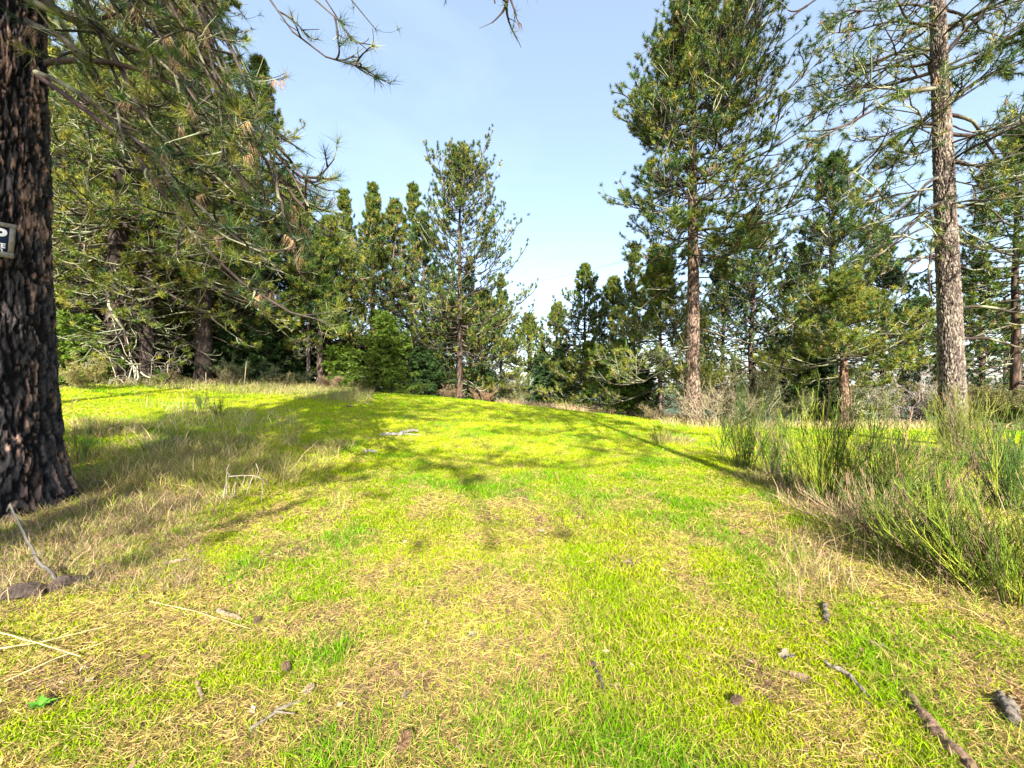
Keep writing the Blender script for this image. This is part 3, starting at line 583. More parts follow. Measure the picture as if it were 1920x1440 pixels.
pp(1583, 17.5, 505, 'shorter shaggy pine with a reddish lower trunk behind the big broom bushes', 66, wpx=108, r0=.22, crown=(.33, 1), nb=80, elev=(35, -12), cw=(4, 6, 1, 5), dense=1.2, lich=.85, extra=2, trunk_kw=dict(sides=40, rows=160, col=(.30, .17, .12), plate=.015, psize=.07, alt=(.42, .26, .18)))
pp(1500, 30, 455, 'thin pine in the row behind, left of the slender open topped pine', 67, wpx=60, crown=(.2, 1), nb=80, elev=(45, -8), cw=(4, 2, 6, 1), lich=.5)
pp(1655, 28, 420, 'far pine just left of the thick flaky trunk', 68, wpx=66, crown=(.22, 1), nb=85, elev=(45, -8), cw=(4, 2, 6, 1), lich=.4)
pp(1722, 32, 545, 'sparse dark far pine close to the left side of the thick flaky trunk', 69, wpx=52, crown=(.12, 1), nb=60, elev=(25, -12), cw=(4, 2, 6, 0), nsub=6, lich=.1, sag=.2)
pp(1840, 27, 470, 'sparse far pine with level limbs right of the thick flaky trunk', 70, wpx=62, crown=(.1, 1), nb=60, elev=(25, -10), cw=(4, 3, 5, 1), nsub=6, lich=.2, sag=.2)
pp(1905, 20, 235, 'leafier pine reaching in at the right edge of the photo', 71, wpx=95, crown=(.32, 1), nb=95, elev=(40, -10), cw=(5, 4, 3, 1), lich=.5)
pp(1885, 34, 560, 'small far pine at the right edge behind the leafier pine', 72, wpx=50, crown=(.1, 1), nb=60, elev=(25, -10), cw=(4, 3, 5, 1), nsub=6, lich=.2)
# ---- the dark wood at the left: front trunks
bk = dict(col=(.085, .065, .055)); tk = lambda **k: dict(dict(sides=40, rows=160, plate=.02, psize=.08, col=(.05, .042, .04), alt=(.10, .075, .065), flare=.5), **k)
pp(212, 16.2, -330, 'dark trunked pine nearest the big left pine, with a wide flared foot', 81, wpx=170, r0=.36, crown=(.15, 1), nb=135, elev=(35, -18), lich=.75, sag=.5, up=.2, cw=(3, 7, 1, 5), dense=1.1, extra=2, trunk_kw=tk(), px_lean=(.7, 0), dead=14)
pp(272, 17.2, -260, 'second dark pine from the left in the wood, beside the bare pale branches', 82, wpx=160, r0=.27, crown=(.17, 1), nb=125, elev=(35, -18), lich=.75, sag=.5, up=.2, cw=(3, 7, 1, 5), dense=1.1, extra=2, trunk_kw=tk(), px_lean=(.9, 0), dead=14)
pp(382, 18.2, -180, 'straight dark trunked pine in the middle of the left wood', 83, wpx=150, r0=.34, crown=(.21, 1), nb=130, elev=(35, -18), lich=.7, sag=.5, up=.2, cw=(3, 6, 2, 4), dense=1.1, extra=2, trunk_kw=tk(), dead=12)
pp(487, 22.5, 110, 'thin trunked pine at the right end of the dark left wood', 84, wpx=100, r0=.2, crown=(.22, 1), nb=110, elev=(40, -14), lich=.6, cw=(4, 3, 4, 2), dense=1.1, dead=8)
pp(545, 27, 330, 'pine filling the gap between the dark left wood and the cone shaped pine', 85, wpx=62, crown=(.2, 1), nb=90, elev=(45, -10), lich=.6, cw=(4, 3, 4, 2))
pp(578, 22.8, 470, 'thin straight pale trunk, left one of the close pair beside the cone shaped pine', 86, wpx=38, r0=.12, crown=(.5, 1), nb=40, elev=(40, 0), lich=.6, trunk_kw=dict(col=(.30, .26, .22)), dead=8)
pp(600, 23.4, 440, 'leaning reddish grey trunk, right one of the close pair beside the cone shaped pine', 87, wpx=40, r0=.2, crown=(.45, 1), nb=40, elev=(40, 0), lich=.6, trunk_kw=dict(col=(.26, .19, .15)), dead=8)
# ---- pines deeper in the wood: two builds, copied
va = pine('pine_tree', 'shadowed lichen grey pine deep in the dark wood at the left', tuple(gp(150, 21)), 17, .24, 91, crown=(.12, 1), rad=3.1, nb=95, dist=28, elev=(40, -15), lich=.7, cw=(3, 7, 2, 4), dense=1.0, extra=1, group='pines deep in the left wood')
vb = pine('pine_tree', 'shadowed lichen grey pine deep in the dark wood at the left', tuple(gp(330, 23)), 16, .22, 92, crown=(.08, 1), rad=3.3, nb=95, dist=28, elev=(38, -15), lich=.6, cw=(4, 6, 3, 3), dense=1.0, extra=1, group='pines deep in the left wood')
rg = np.random.default_rng(5)
for i, (px, Y, sc) in enumerate([(60, 18, 1.1), (120, 26, 1.25), (180, 23, 1.2), (235, 25, 1.3), (300, 28, 1.3), (345, 21, 1.0), (375, 30, 1.35), (425, 25, 1.05), (455, 31, 1.1), (505, 30, .85), (-20, 22, 1.2), (250, 20, .95), (410, 21.5, .8), (160, 17.5, .8)]):
    dup((va, vb)[i % 2], va['label'], tuple(gp(px, Y)), rg.uniform(0, 6.28), (sc, sc, sc * rg.uniform(.92, 1.08)), 'pines deep in the left wood')
# ---- low distant pines closing the horizon
vc = pine('pine_tree', 'low far pine between the bluish gap pine and the slender open topped pine', tuple(gp(1450, 40)), 9, .12, 93, crown=(.08, 1), rad=2.2, nb=70, dist=45, elev=(35, -10), lich=.3, cw=(4, 3, 5, 1), group='far pines along the horizon')
for i, (px, Y, sc, lb) in enumerate([(1318, 44, 1.1, 'low far pine close behind the tallest right pine trunk'), (1380, 42, .8, 'low far pine behind the brownish bare shrub'), (1520, 46, 1.15, 'low far pine behind the dark fir'), (1620, 42, .75, 'low far pine just right of the reddish lower trunk'), (1690, 50, .8, 'low far pine over the pale blossoming shrub'), (1762, 46, .9, 'low far pine touching the thick flaky trunk on its left'), (1830, 40, .6, 'smallest low far pine, just right of the thick flaky trunk'), (1900, 44, .8, 'low far pine above the round olive brown thicket')]):
    dup(vc, lb, tuple(gp(px, Y)), rg.uniform(0, 6.28), sc, 'far pines along the horizon')
for i, (px, Y, sc, lb) in enumerate([(700, 34, 1.2, 'pine half hidden behind the bright green fir, left of its top'), (775, 36, 1.3, 'pine half hidden between the green fir and the lone centre pine'), (880, 37, .95, 'dim pine low behind the lone centre pine, right of its trunk'), (645, 31, 1.05, 'dim pine low between the cone shaped pine and the bright green fir'), (940, 36, .85, 'low dim pine at the left side of the central gap'), (1190, 32, .95, 'pine rising behind the bright green fir right of the gap'), (1015, 46, .7, 'very small pine low in the central gap, left of the narrow spire'), (565, 33, 1.1, 'dim pine behind the close pair of thin trunks')]):
    dup(vb, lb, tuple(gp(px, Y)), 1.3 * i, sc * .9)
# ---- pines behind the viewer whose shade falls over the field (tips of their limbs hang into the top of the photo)
def over_limb(root_xyz, lst):
    def f(root, wood, need, rng):
        M = curves3(lst, np.array(root_xyz), 14); Ln = np.linalg.norm(np.diff(M, axis=1), axis=2).sum(1)
        dress(wood, need, M, np.full(len(M), .022), np.full(len(M), .5), rng, 6, 2, .75, 20, .08, .0035, NEEDLE_COLS, (3, 3, 5, 1), .4, tuft_prob=.5, lift=.1, lenf=(.1, .25), minr=.003, brown=.1)
    return f
bA = (5.0, -1.6, gz(5.0, -1.6)); bB = (-4.1, -9.0, gz(-4.1, -9.0)); bC = (-4.6, -8.2, gz(-4.6, -8.2))
pine('pine_tree', 'pine behind the viewer whose limb tip hangs in near the top right corner', bA, 20, .2, 101, crown=(.50, 1), rad=3.8, nb=80, dist=22, asym=(-.45, 0), dense=1.2, nn=40, dead=0,
     custom=over_limb(bA, [[(-1352, 4351, -1.6), (2050, -1500, 2.6), (1900, -420, 3.2), (1700, -80, 3.4), (1600, -22, 3.5), (1530, 8, 3.5), (1478, 36, 3.5)]]))
pine('pine_tree', 'pine behind the viewer with one limb tip hanging at the top centre', bB, 24, .28, 102, crown=(.50, 1), rad=5.0, nb=58, dist=22, asym=(.6, 0), dense=1.2, nn=44, nwf=.0013, dead=0,
     custom=over_limb(bB, [[(1297, 1735, -9.0), (600, -1900, 1.8), (760, -900, 2.4), (880, -260, 2.8), (935, -70, 3.0), (938, -25, 3.0), (928, 6, 3.0)], [(880, -260, 2.8), (945, -90, 3.0), (954, -30, 3.0), (950, 12, 3.0)]]))
pine('pine_tree', 'pine behind the viewer at the left that shades the near turf', bC, 17, .2, 103, crown=(.56, 1), rad=2.6, nb=80, dist=20, dense=1, dead=0)

bD = (-10.8, -3.0, gz(-10.8, -3))
pine('pine_tree', 'pine behind the viewer on the far left, shading the far left meadow', bD, 22, .2, 104, crown=(.5, 1), rad=3.0, nb=40, dist=20, dense=.9, dead=0)
# ================================================================== FIRS, SHRUBS
def ff(px, Y, ytop, wpx, label, seed, **kw):
    b = gp(px, Y, -.05); return fir('fir_tree', label, tuple(b), (720 - ytop) / F * Y + EYE - b[2], wpx / F * Y, seed, dist=math.hypot(b[0], b[1]), **kw)
BRI = ((.12, .20, .02), (.19, .27, .03), (.06, .11, .02)); DRK = ((.04, .08, .02), (.06, .12, .025), (.03, .055, .02)); BLU = ((.06, .12, .045), (.09, .16, .05), (.04, .08, .035))
ff(722, 22.8, 590, 62, 'bright green bushy fir at the edge of the field left of the lone centre pine', 201, col=BRI, nb=130, p=.55, droop=.4)
ff(640, 24.0, 655, 55, 'low spreading dark green fir between the thin trunks and the bright fir', 202, col=BRI, nb=80, p=.5, droop=.5)
ff(1168, 27, 640, 62, 'bright yellow green fir right of the central gap', 203, col=BRI, nb=150, p=.7)
ff(1050, 33, 655, 40, 'bluish green fir low under the narrow spire pine', 204, col=BLU, nb=110, p=.7)
ff(1015, 36, 668, 30, 'small bluish fir at the left foot of the central gap', 205, col=BLU, nb=80, p=.7)
ff(1528, 21, 590, 58, 'dark fir behind the big broom bushes', 206, col=DRK, nb=130, p=.55, lich=.3)
ff(1208, 28.5, 690, 30, 'small shaded fir tucked right of the bright yellow green fir', 207, col=DRK, nb=70, p=.6)
ff(138, 15.2, 600, 60, 'glossy dark green fir beside the big left trunk', 208, col=BRI, nb=110, p=.5, droop=.3)
ff(455, 20.5, 610, 70, 'dark low fir right of the straight dark trunk', 209, col=DRK, nb=120, p=.5)
ff(330, 20, 630, 60, 'dark low fir between two dark trunks of the left wood', 210, col=DRK, nb=110, p=.5)
ff(530, 23.5, 640, 45, 'dark low fir at the right end of the left wood', 211, col=DRK, nb=90, p=.5)
ff(795, 27, 660, 50, 'dark low fir right of the bright green bushy fir', 212, col=DRK, nb=90, p=.5)
ff(245, 22, 560, 80, 'dark fir behind the two left trunks of the wood', 213, col=DRK, nb=120, p=.5)
ff(905, 29, 690, 34, 'small dark fir right of the lone centre pine foot', 214, col=DRK, nb=70, p=.6)
fd = ff(300, 25, 570, 85, 'shadowed low fir in the understory of the left wood', 215, col=DRK, nb=110, p=.45); fd['group'] = 'dark firs filling the left wood'
for i, (px, Y, sc) in enumerate([(180, 19, .7), (110, 18, .8), (380, 24, .85), (430, 23, .7), (500, 27, .9), (560, 27, .8), (600, 28, .8), (670, 29, .75), (350, 29, 1.1), (250, 27, 1.1), (750, 31, .8), (830, 33, .75), (870, 31, .55), (60, 20, .9), (440, 29, 1.1), (205, 24, 1.0)]):
    dup(fd, fd['label'], tuple(gp(px, Y)), 1.7 * i, sc, 'dark firs filling the left wood')
def sh(px, Y, h, r, label, seed, **kw):
    b = gp(px, Y, -.03); return shrub('shrub', label, tuple(b), h, r, seed, dist=math.hypot(b[0], b[1]), **kw)
PALE = (.40, .33, .22); OLV = ((.15, .15, .04), (.22, .2, .07), (.09, .10, .03))
sh(1335, 16.6, 1.7, 1.7, 'tangled pale bare shrub at the foot of the tallest right pine', 301, stems=20, levels=3, woodc=PALE, leaves=0)
sh(1285, 18.6, 1.3, 1.0, 'lower pale twiggy shrub just left of the tallest right pine foot', 302, stems=12, levels=3, woodc=PALE, leaves=0)
sh(1425, 17.5, 2.2, 1.3, 'olive lichen hung shrub right of the pale tangled one', 303, stems=14, woodc=LICHEN, leafc=OLV, leaves=2)
sh(1390, 21, 2.3, 1.6, 'brownish bare shrub behind the pale tangled one', 304, stems=14, woodc=(.25, .17, .12), leaves=0)
sh(1310, 19.5, 3.4, 1.5, 'small leafy tree in front of the tallest right pine trunk', 305, stems=7, woodc=LICHEN, leafc=((.20, .23, .04), (.28, .28, .07)), leaves=4, ls=.07)
sh(1690, 20, 2.2, 1.8, 'pale blossoming bare shrub left of the thick flaky trunk', 306, stems=16, woodc=(.36, .30, .26), leaves=2, leafc=((.5, .45, .42),), ls=.035)
sh(1870, 17, 1.75, 2.2, 'round olive brown thicket at the right edge below the far pines', 307, stems=22, woodc=(.26, .19, .12), leafc=OLV, leaves=3, ls=.06)
sh(1800, 19, 1.9, 1.4, 'brownish thicket just right of the thick flaky trunk', 308, stems=14, woodc=(.26, .19, .13), leafc=OLV, leaves=2, ls=.06)
sh(1620, 19, 1.9, 1.4, 'olive shrub between the reddish trunk and the blossoming shrub', 309, stems=14, woodc=LICHEN, leafc=OLV, leaves=2)
sh(265, 15.8, 2.6, 2.0, 'dead tangle of bare whitish branches at the foot of the dark left trunks', 310, stems=9, levels=3, woodc=(.52, .46, .36), leaves=0, kids=4, updir=-2.0, rw=.0055)
sh(905, 27.3, 1.0, 1.0, 'dry brown brush right of the lone centre pine foot', 311, stems=14, woodc=(.35, .23, .14), leaves=0)
sh(615, 21.6, .7, .8, 'dry brown brush at the foot of the close pair of thin trunks', 312, stems=12, woodc=(.32, .22, .14), leaves=0)
sh(470, 19.3, 1.4, 2.0, 'grey brush in the shade right of the straight dark trunk', 313, stems=14, woodc=(.13, .12, .09), leaves=1, leafc=DRK)
sh(555, 21.8, .8, 1.2, 'dim brush under the right end of the left wood', 314, stems=12, woodc=(.16, .13, .09), leaves=1, leafc=DRK)
sh(840, 26, .8, 1.0, 'dry brown brush left of the lone centre pine foot', 315, stems=12, woodc=(.30, .21, .13), leaves=0)
sh(960, 30, 1.6, 1.2, 'pale lichen shrub at the left foot of the central gap', 316, stems=10, woodc=LICHEN, leafc=OLV, leaves=2, ls=.07)
sh(1480, 19, 1.5, 1.0, 'shaded olive shrub in front of the dark fir', 317, stems=12, woodc=LICHEN, leafc=OLV, leaves=2)
sh(160, 13.6, .9, .7, 'dry leafy weed beside the big left trunk', 318, stems=9, woodc=(.34, .28, .15), leafc=((.25, .24, .06),), leaves=1)
for i, (px, Y, h, rr, wc, lb) in enumerate([(300, 16.4, .6, .9, (.24, .17, .11), 'ragged brown brush between the first dark trunks'), (430, 17.6, .7, 1.0, (.2, .16, .11), 'ragged brown brush right of the straight dark trunk'), (520, 19.6, .6, 1.0, (.26, .19, .12), 'thin brown brush along the right end of the left wood'), (680, 22, .6, 1.0, (.3, .22, .13), 'straw brown brush before the low spreading fir'), (770, 23.6, .6, 1.1, (.28, .2, .13), 'straw brown brush under the right side of the bright bushy fir'), (1230, 19.3, .7, .9, (.3, .22, .14), 'straw brown brush at the end of the crest by the shaggy pine')]):
    sh(px, Y, h, rr, lb, 330 + i, stems=12, woodc=wc, leaves=1, leafc=((.2, .17, .07), (.12, .12, .04)), levels=2)
sh(1130, 29, .9, 2.5, 'rusty dry bracken behind the crest of the field', 319, stems=26, woodc=(.45, .28, .18), leaves=0, levels=2)

# ================================================================== SCOTCH BROOM
def bm(px, Y, h, r, n, label, seed, **kw):
    b = gp(px, Y); return broom('broom_bush', label, tuple(b), h, r, n, seed, **kw)
bm(1392, 8.0, 1.5, 0.54, 59, 'dark green broom bush left of the tallest broom', 401, dead=.1, cols=((.045, .085, .012), (.10, .14, .015)))
bm(1448, 7.3, 1.1, 0.36, 48, 'half dead brown broom close to the dark green one', 402, dead=.35)
bm(1550, 5.5, 1.5, 0.58, 70, 'tallest bright green broom fanning out at the right of the path', 403, dead=.1, lean=(-.05, 0), cols=((.17, .24, .02), (.27, .31, .03), (.06, .10, .012)))
bm(1650, 5.2, 1.25, 0.54, 81, 'dark broom bush behind and right of the tallest one', 404, dead=.1, cols=((.045, .085, .012), (.10, .14, .015)))
bm(1800, 8.6, 1.5, 0.61, 91, 'pale yellow green broom in front of the thick flaky trunk', 405, dead=.12, cols=((.22, .26, .04), (.3, .3, .06), (.14, .18, .03)), w=.0045)
bm(1880, 7.6, .95, 0.40, 37, 'dark broom bush at the right edge beyond the near one', 406, dead=.1, cols=((.045, .085, .012), (.10, .14, .015)))
bm(1240, 10.6, .5, 0.29, 21, 'small yellowish broom at the left end of the row by the crest', 407, dead=.12, cols=((.2, .22, .03), (.12, .17, .03)))
bm(378, 11.2, .55, 0.20, 16, 'small dark broom in the left field, taller one of two', 408, dead=.05, cols=((.04, .08, .02),), flare=.7)
bm(412, 10.8, .42, 0.25, 16, 'small dark broom in the left field, lower right one of two', 409, dead=.05, cols=((.05, .09, .02),))
bm(1890, 3.05, .95, 0.55, 75, 'large near broom cut by the right edge of the photo', 410, dead=.12, cols=((.17, .24, .02), (.28, .31, .03), (.08, .12, .015)), w=.0042, lean=(-.1, 0))
bm(1790, 3.45, .75, 0.54, 108, 'low half dry broom left of the large near one', 411, dead=.12, cols=((.18, .24, .02), (.09, .13, .015)), w=.0042, lean=(-.12, 0))
bm(1655, 4.2, .65, 0.47, 81, 'brown dry broom sprawling below the tallest green one', 412, dead=.5, cols=((.10, .15, .03),), w=.0042, lean=(-.12, -.05), flare=1.5)
bm(1900, 5.4, 1.15, 0.50, 70, 'green broom behind the large near one at the right edge', 413, dead=.1, cols=((.10, .18, .03), (.06, .11, .02)))
bm(1480, 6.3, .55, 0.25, 21, 'thin low broom with brown tips between the dark and the tallest one', 414, dead=.5)
bm(1350, 9.3, .8, 0.25, 12, 'thin sparse broom left of the dark green bush', 415, dead=.1, cols=((.07, .12, .02),), flare=1.4)
bm(150, 6.7, .75, 0.29, 27, 'leafy dark broom growing right beside the big left trunk', 416, dead=.15, cols=((.06, .10, .02), (.12, .16, .03)), w=.003)
bm(1760, 5.6, .85, 0.43, 54, 'sparse green broom under the pale yellow green one', 417, dead=.25)

# ================================================================== DRY GRASS CLUMPS (left field and under the broom)
def tu(px, Y, r, h, n, label, seed, **kw):
    b = gp(px, Y); return tussock('grass_clump', label, tuple(b), r, h, n, seed, **kw)
DRY = ((.48, .35, .18), (.30, .20, .12), (.17, .115, .08), (.24, .26, .05)); MIX = ((.55, .44, .16), (.38, .38, .05), (.22, .28, .03), (.30, .20, .12))  # DRY's darker browns also stand in for shade over the left weeds
for i, (px, Y, r, h, n, cc, lb) in enumerate([
    (205, 8.4, .55, .4, 420, DRY, 'brown tussock of dead grass near the big left trunk'),
    (300, 8.0, .5, .34, 380, DRY, 'brown dead tussock second from the big left trunk'),
    (420, 7.8, .7, .42, 520, DRY, 'wide dry tussock in front of the two small dark brooms'),
    (500, 8.6, .6, .34, 420, MIX, 'yellow green tussock right of the two small dark brooms'),
    (360, 6.4, .7, .38, 600, MIX, 'tall mixed grass clump in the middle of the shaded left weeds'),
    (470, 6.2, .7, .34, 600, MIX, 'mixed grass clump right of the middle of the shaded weeds'),
    (245, 6.2, .6, .4, 500, DRY, 'dry tall grass right beside the big left trunk foot'),
    (560, 7.2, .55, .26, 420, MIX, 'low yellow tussock where the shade meets the sunlit turf'),
    (620, 8.6, .5, .30, 340, DRY, 'dry tussock left of the whitish fallen branch'),
    (330, 5.0, .6, .3, 480, DRY, 'matted brown clump near the thorny dead twig'),
    (190, 4.9, .7, .28, 620, DRY, 'thick mat of dead grass at the big left trunk foot'),
    (120, 4.1, .6, .22, 560, DRY, 'brown mat of litter grass behind the lichened branch'),
    (50, 3.6, .6, .2, 560, DRY, 'brown mat of litter grass round the lichened branch at the left edge'),
    (-5, 3.0, .5, .2, 420, DRY, 'brown litter grass over the rotten log at the left edge'),
    (1520, 5.6, .5, .3, 380, DRY, 'dry clump at the foot of the tallest broom'),
    (1600, 4.9, .6, .3, 520, DRY, 'brown matted clump below the sprawling dry broom'),
    (1700, 3.9, .6, .26, 560, MIX, 'mixed grass clump in front of the low half dry broom'),
    (1850, 3.1, .6, .24, 560, MIX, 'green and straw clump below the large near broom'),
    (1440, 6.9, .5, .3, 360, DRY, 'dry clump under the half dead broom'),
    (1260, 11.4, .6, .34, 340, DRY, 'dry tussock beside the small yellowish broom'),
    (1700, 9.6, .9, .4, 520, DRY, 'dry brown clump left of the thick flaky trunk foot'),
    (1860, 9.0, .9, .4, 520, DRY, 'dry brown clump right of the thick flaky trunk foot')]):
    tu(px, Y, r, h, n, lb, 500 + i, cols=cc, w=.0028 + .0006 * Y, group='dry grass clumps')

# ================================================================== THINGS ON THE GROUND
rs = np.random.default_rng(77)
def stick(name, label, pts, rad, col, cat='stick', twigs=(), mat=None, S=9, group=None, rough=.12):
    """fallen branch: pts = (px, distance, height above ground)"""
    W = [gp(a, b, c) for a, b, c in pts]; base = np.array([W[0][0], W[0][1], gz(W[0][0], W[0][1])])
    C = resample([w - base for w in W], 60); n = len(C); r = np.interp(np.linspace(0, 1, n), np.linspace(0, 1, len(rad)), rad)
    mb = MB(); S = S * 2; t_ = np.arange(n); sd = int(rs.integers(999)); Cc = C + np.stack([fbm(t_, t_ * 0, .12, sd + k, 3) - .5 for k in range(3)], 1) * r.mean() * (1.5 + 6 * rough)
    tubes(mb, Cc[None], r[None], S, col); aa = np.tile(np.arange(S), n).reshape(n, S) / S * 9; tt = np.repeat(t_[:, None], S, 1)
    rad_n = (fbm(np.minimum(aa, 9 - aa) * 1.0, tt * .22, 1.0, sd, 4) - .5) * .9 + (fbm(aa * 3, tt * .1, 1.0, sd + 5, 2) - .5) * .35
    v = mb.v[-1].reshape(n, S, 3); v += (v - Cc[:, None, :]) * rad_n[..., None]; mb.c[-1] = mb.c[-1].reshape(n, S, 3) * (.75 + 1.1 * (rad_n[..., None] + .1)); mb.c[-1] = np.clip(mb.c[-1], .01, .9).reshape(-1, 3)
    for c, rr in ((Cc[0], r[0]), (Cc[-1], r[-1])):      # splintered ends
        d = norm((Cc[0] - Cc[1]) if c is Cc[0] else (Cc[-1] - Cc[-2])); q = 14
        needles(mb, np.repeat(c[None], q, 0) + rs.normal(0, rr * .4, (q, 3)), norm(d + rs.normal(0, .25, (q, 3))), rs.uniform(.6, 2.0, q) * rr * 1.5, np.full(q, rr * .7), vary(col, q, rs, .25), rs)
    for tpts, tr in twigs:
        T = resample([gp(a, b, c) - base for a, b, c in tpts], 12); T = T + rs.normal(0, tr * .25, T.shape); tubes(mb, T[None], (tr * np.linspace(1.2, .5, 12))[None], 6, col)
    o = mb.build(name, mat or M_wood, smooth=True, loc=tuple(base)); tag(o, label, cat, group); return o
WHITE = (.40, .37, .32); GREY = (.30, .25, .20)
stick('fallen_branch', 'whitish fallen branch lying in the middle of the field', [(712, 10.2, .02), (750, 10.3, .06), (783, 10.7, .09)], [.035, .05, .03], WHITE, 'branch', twigs=[([(745, 10.3, .06), (765, 10.4, .04), (790, 10.4, .03)], .016)])
stick('fallen_branch', 'short whitish branch nearer the viewer than the long white one', [(683, 8.4, .03), (705, 8.4, .05)], [.03, .025], WHITE, 'branch')
stick('fallen_branch', 'lichen crusted thin branch propped up at the left edge before the big trunk', [(110, 3.18, .06), (75, 3.35, .16), (40, 3.6, .34), (20, 3.75, .52)], [.015, .013, .011, .009], (.17, .155, .13), 'branch', mat=M_wood, twigs=[([(20, 3.75, .52), (12, 3.72, .46)], .006), ([(60, 3.4, .2), (85, 3.3, .24)], .005)])
stick('rotten_log', 'rotten lichen spotted log half buried at the left edge', [(-60, 2.95, .01), (0, 3.0, .02), (60, 3.1, .015), (150, 3.3, .01)], [.055, .05, .058, .03], (.085, .065, .055), 'log', mat=M_wood, S=18, rough=.2)
stick('stick', 'short bleached stick on the turf left of the path', [(408, 2.82, .03), (452, 2.72, .03)], [.014, .012], (.30, .23, .15))
stick('stick', 'pale stick lying by the shade edge right of the rotten log', [(312, 3.62, .03), (352, 3.66, .03)], [.013, .012], (.34, .26, .16))
stick('fallen_branch', 'long reddish brown rotten branch in the lower right corner', [(1708, 2.12, .02), (1750, 1.86, .03), (1800, 1.72, .025), (1850, 1.58, .015)], [.016, .027, .031, .020], (.26, .17, .12), 'branch', rough=.2)
stick('wood_chunk', 'bleached broken piece of wood at the lower right edge', [(1880, 2.08, .03), (1890, 1.98, .04), (1905, 1.9, .03)], [.014, .030, .018], (.20, .17, .14), 'wood chunk', rough=.12)
stick('stick', 'thin grey stick in the litter left of the rotten branch', [(1545, 2.32, .03), (1590, 2.22, .03), (1625, 2.08, .03)], [.009, .012, .008], GREY)
stick('stick', 'knobbly pale stick upright in the photo above the grey thin one', [(1543, 2.95, .03), (1552, 2.72, .03)], [.013, .015], (.18, .15, .12), rough=.15)
stick('stick', 'small dark stick on the sunlit path right of the bottom centre', [(1112, 2.3, .03), (1132, 2.1, .03)], [.008, .008], (.14, .11, .10))
stick('stick', 'forked pale stick on the turf at the bottom left', [(470, 1.86, .02), (515, 1.94, .03), (560, 2.02, .02)], [.007, .009, .006], (.26, .22, .17), twigs=[([(515, 1.94, .03), (552, 1.93, .03)], .005)])
stick('stick', 'thin tan stick slanting on the turf at the lower left', [(368, 2.15, .02), (380, 2.02, .02)], [.009, .007], (.30, .22, .14))
for i, (a, b, lb) in enumerate([([(-40, 2.62, .05), (60, 2.4, .08), (150, 2.3, .05)], .004, 'thick pale straw stalk from the left edge, longest one'), ([(280, 2.95, .04), (360, 2.8, .05), (470, 2.6, .03)], .0025, 'single long straw stalk lying above the bleached stick'), ([(-20, 2.35, .06), (90, 2.42, .07), (200, 2.62, .04)], .003, 'straw stalk crossing the thick one at the left edge'), ([(10, 2.15, .03), (110, 2.3, .05), (190, 2.42, .05)], .0028, 'lower straw stalk crossing at the left edge')]):
    stick('straw_stalk', lb, a, [b, b * .6], (.66, .54, .28), 'stalk', mat=M_straw, S=5, rough=.05)
def cone(label, px, Y, L, az, col):
    b = gp(px, Y, .02); mb = MB(); n = 150; k = np.arange(n) / n; th = np.arange(n) * 2.39996; prof = np.sin(np.pi * (k * .86 + .12)) ** .8 * L * .27
    ax = norm(np.array([math.cos(az), math.sin(az), .08])); u = norm(np.cross(ax, [0, 0, 1.0])); v = np.cross(u, ax)
    rd = np.cos(th)[:, None] * u + np.sin(th)[:, None] * v; B = ax * (k * L)[:, None] + rd * (prof * .45)[:, None] + np.array([0, 0, L * .25])
    needles(mb, B, norm(rd + ax * .45), prof * .75 + .004, np.full(n, L * .13), vary(col, n, rs, .3), rs)
    needles(mb, B, norm(rd + ax * .25), prof * .7 + .004, np.full(n, L * .11), vary(np.array(col) * .55, n, rs, .3), rs)
    t = np.linspace(0, 1, 8)[:, None]; tubes(mb, (ax * L * t + np.array([0, 0, L * .25]))[None], (np.interp(np.linspace(0, 1, 8), [0, .3, 1], [.2, .35, .08]) * L * .5)[None], 8, (.07, .045, .03))
    o = mb.build('pine_cone', M_straw, loc=tuple(b)); tag(o, label, 'pine cone', 'pine cones lying on the turf'); return o
cone('pine cone at the very bottom of the photo left of centre', 745, 1.72, .095, 1.2, (.28, .17, .09))
cone('greyish pine cone on the turf right of the bleached stick', 476, 2.66, .06, 1.5, (.22, .15, .10))
cone('small pine cone in the litter below the bleached stick', 540, 2.22, .07, 2.4, (.22, .15, .10))
cone('pale pine cone on the turf left of the centre path', 568, 2.05, .06, 1.0, (.45, .35, .22))
cone('dark pine cone in the litter right of the path', 1372, 1.98, .07, .4, (.20, .13, .09))
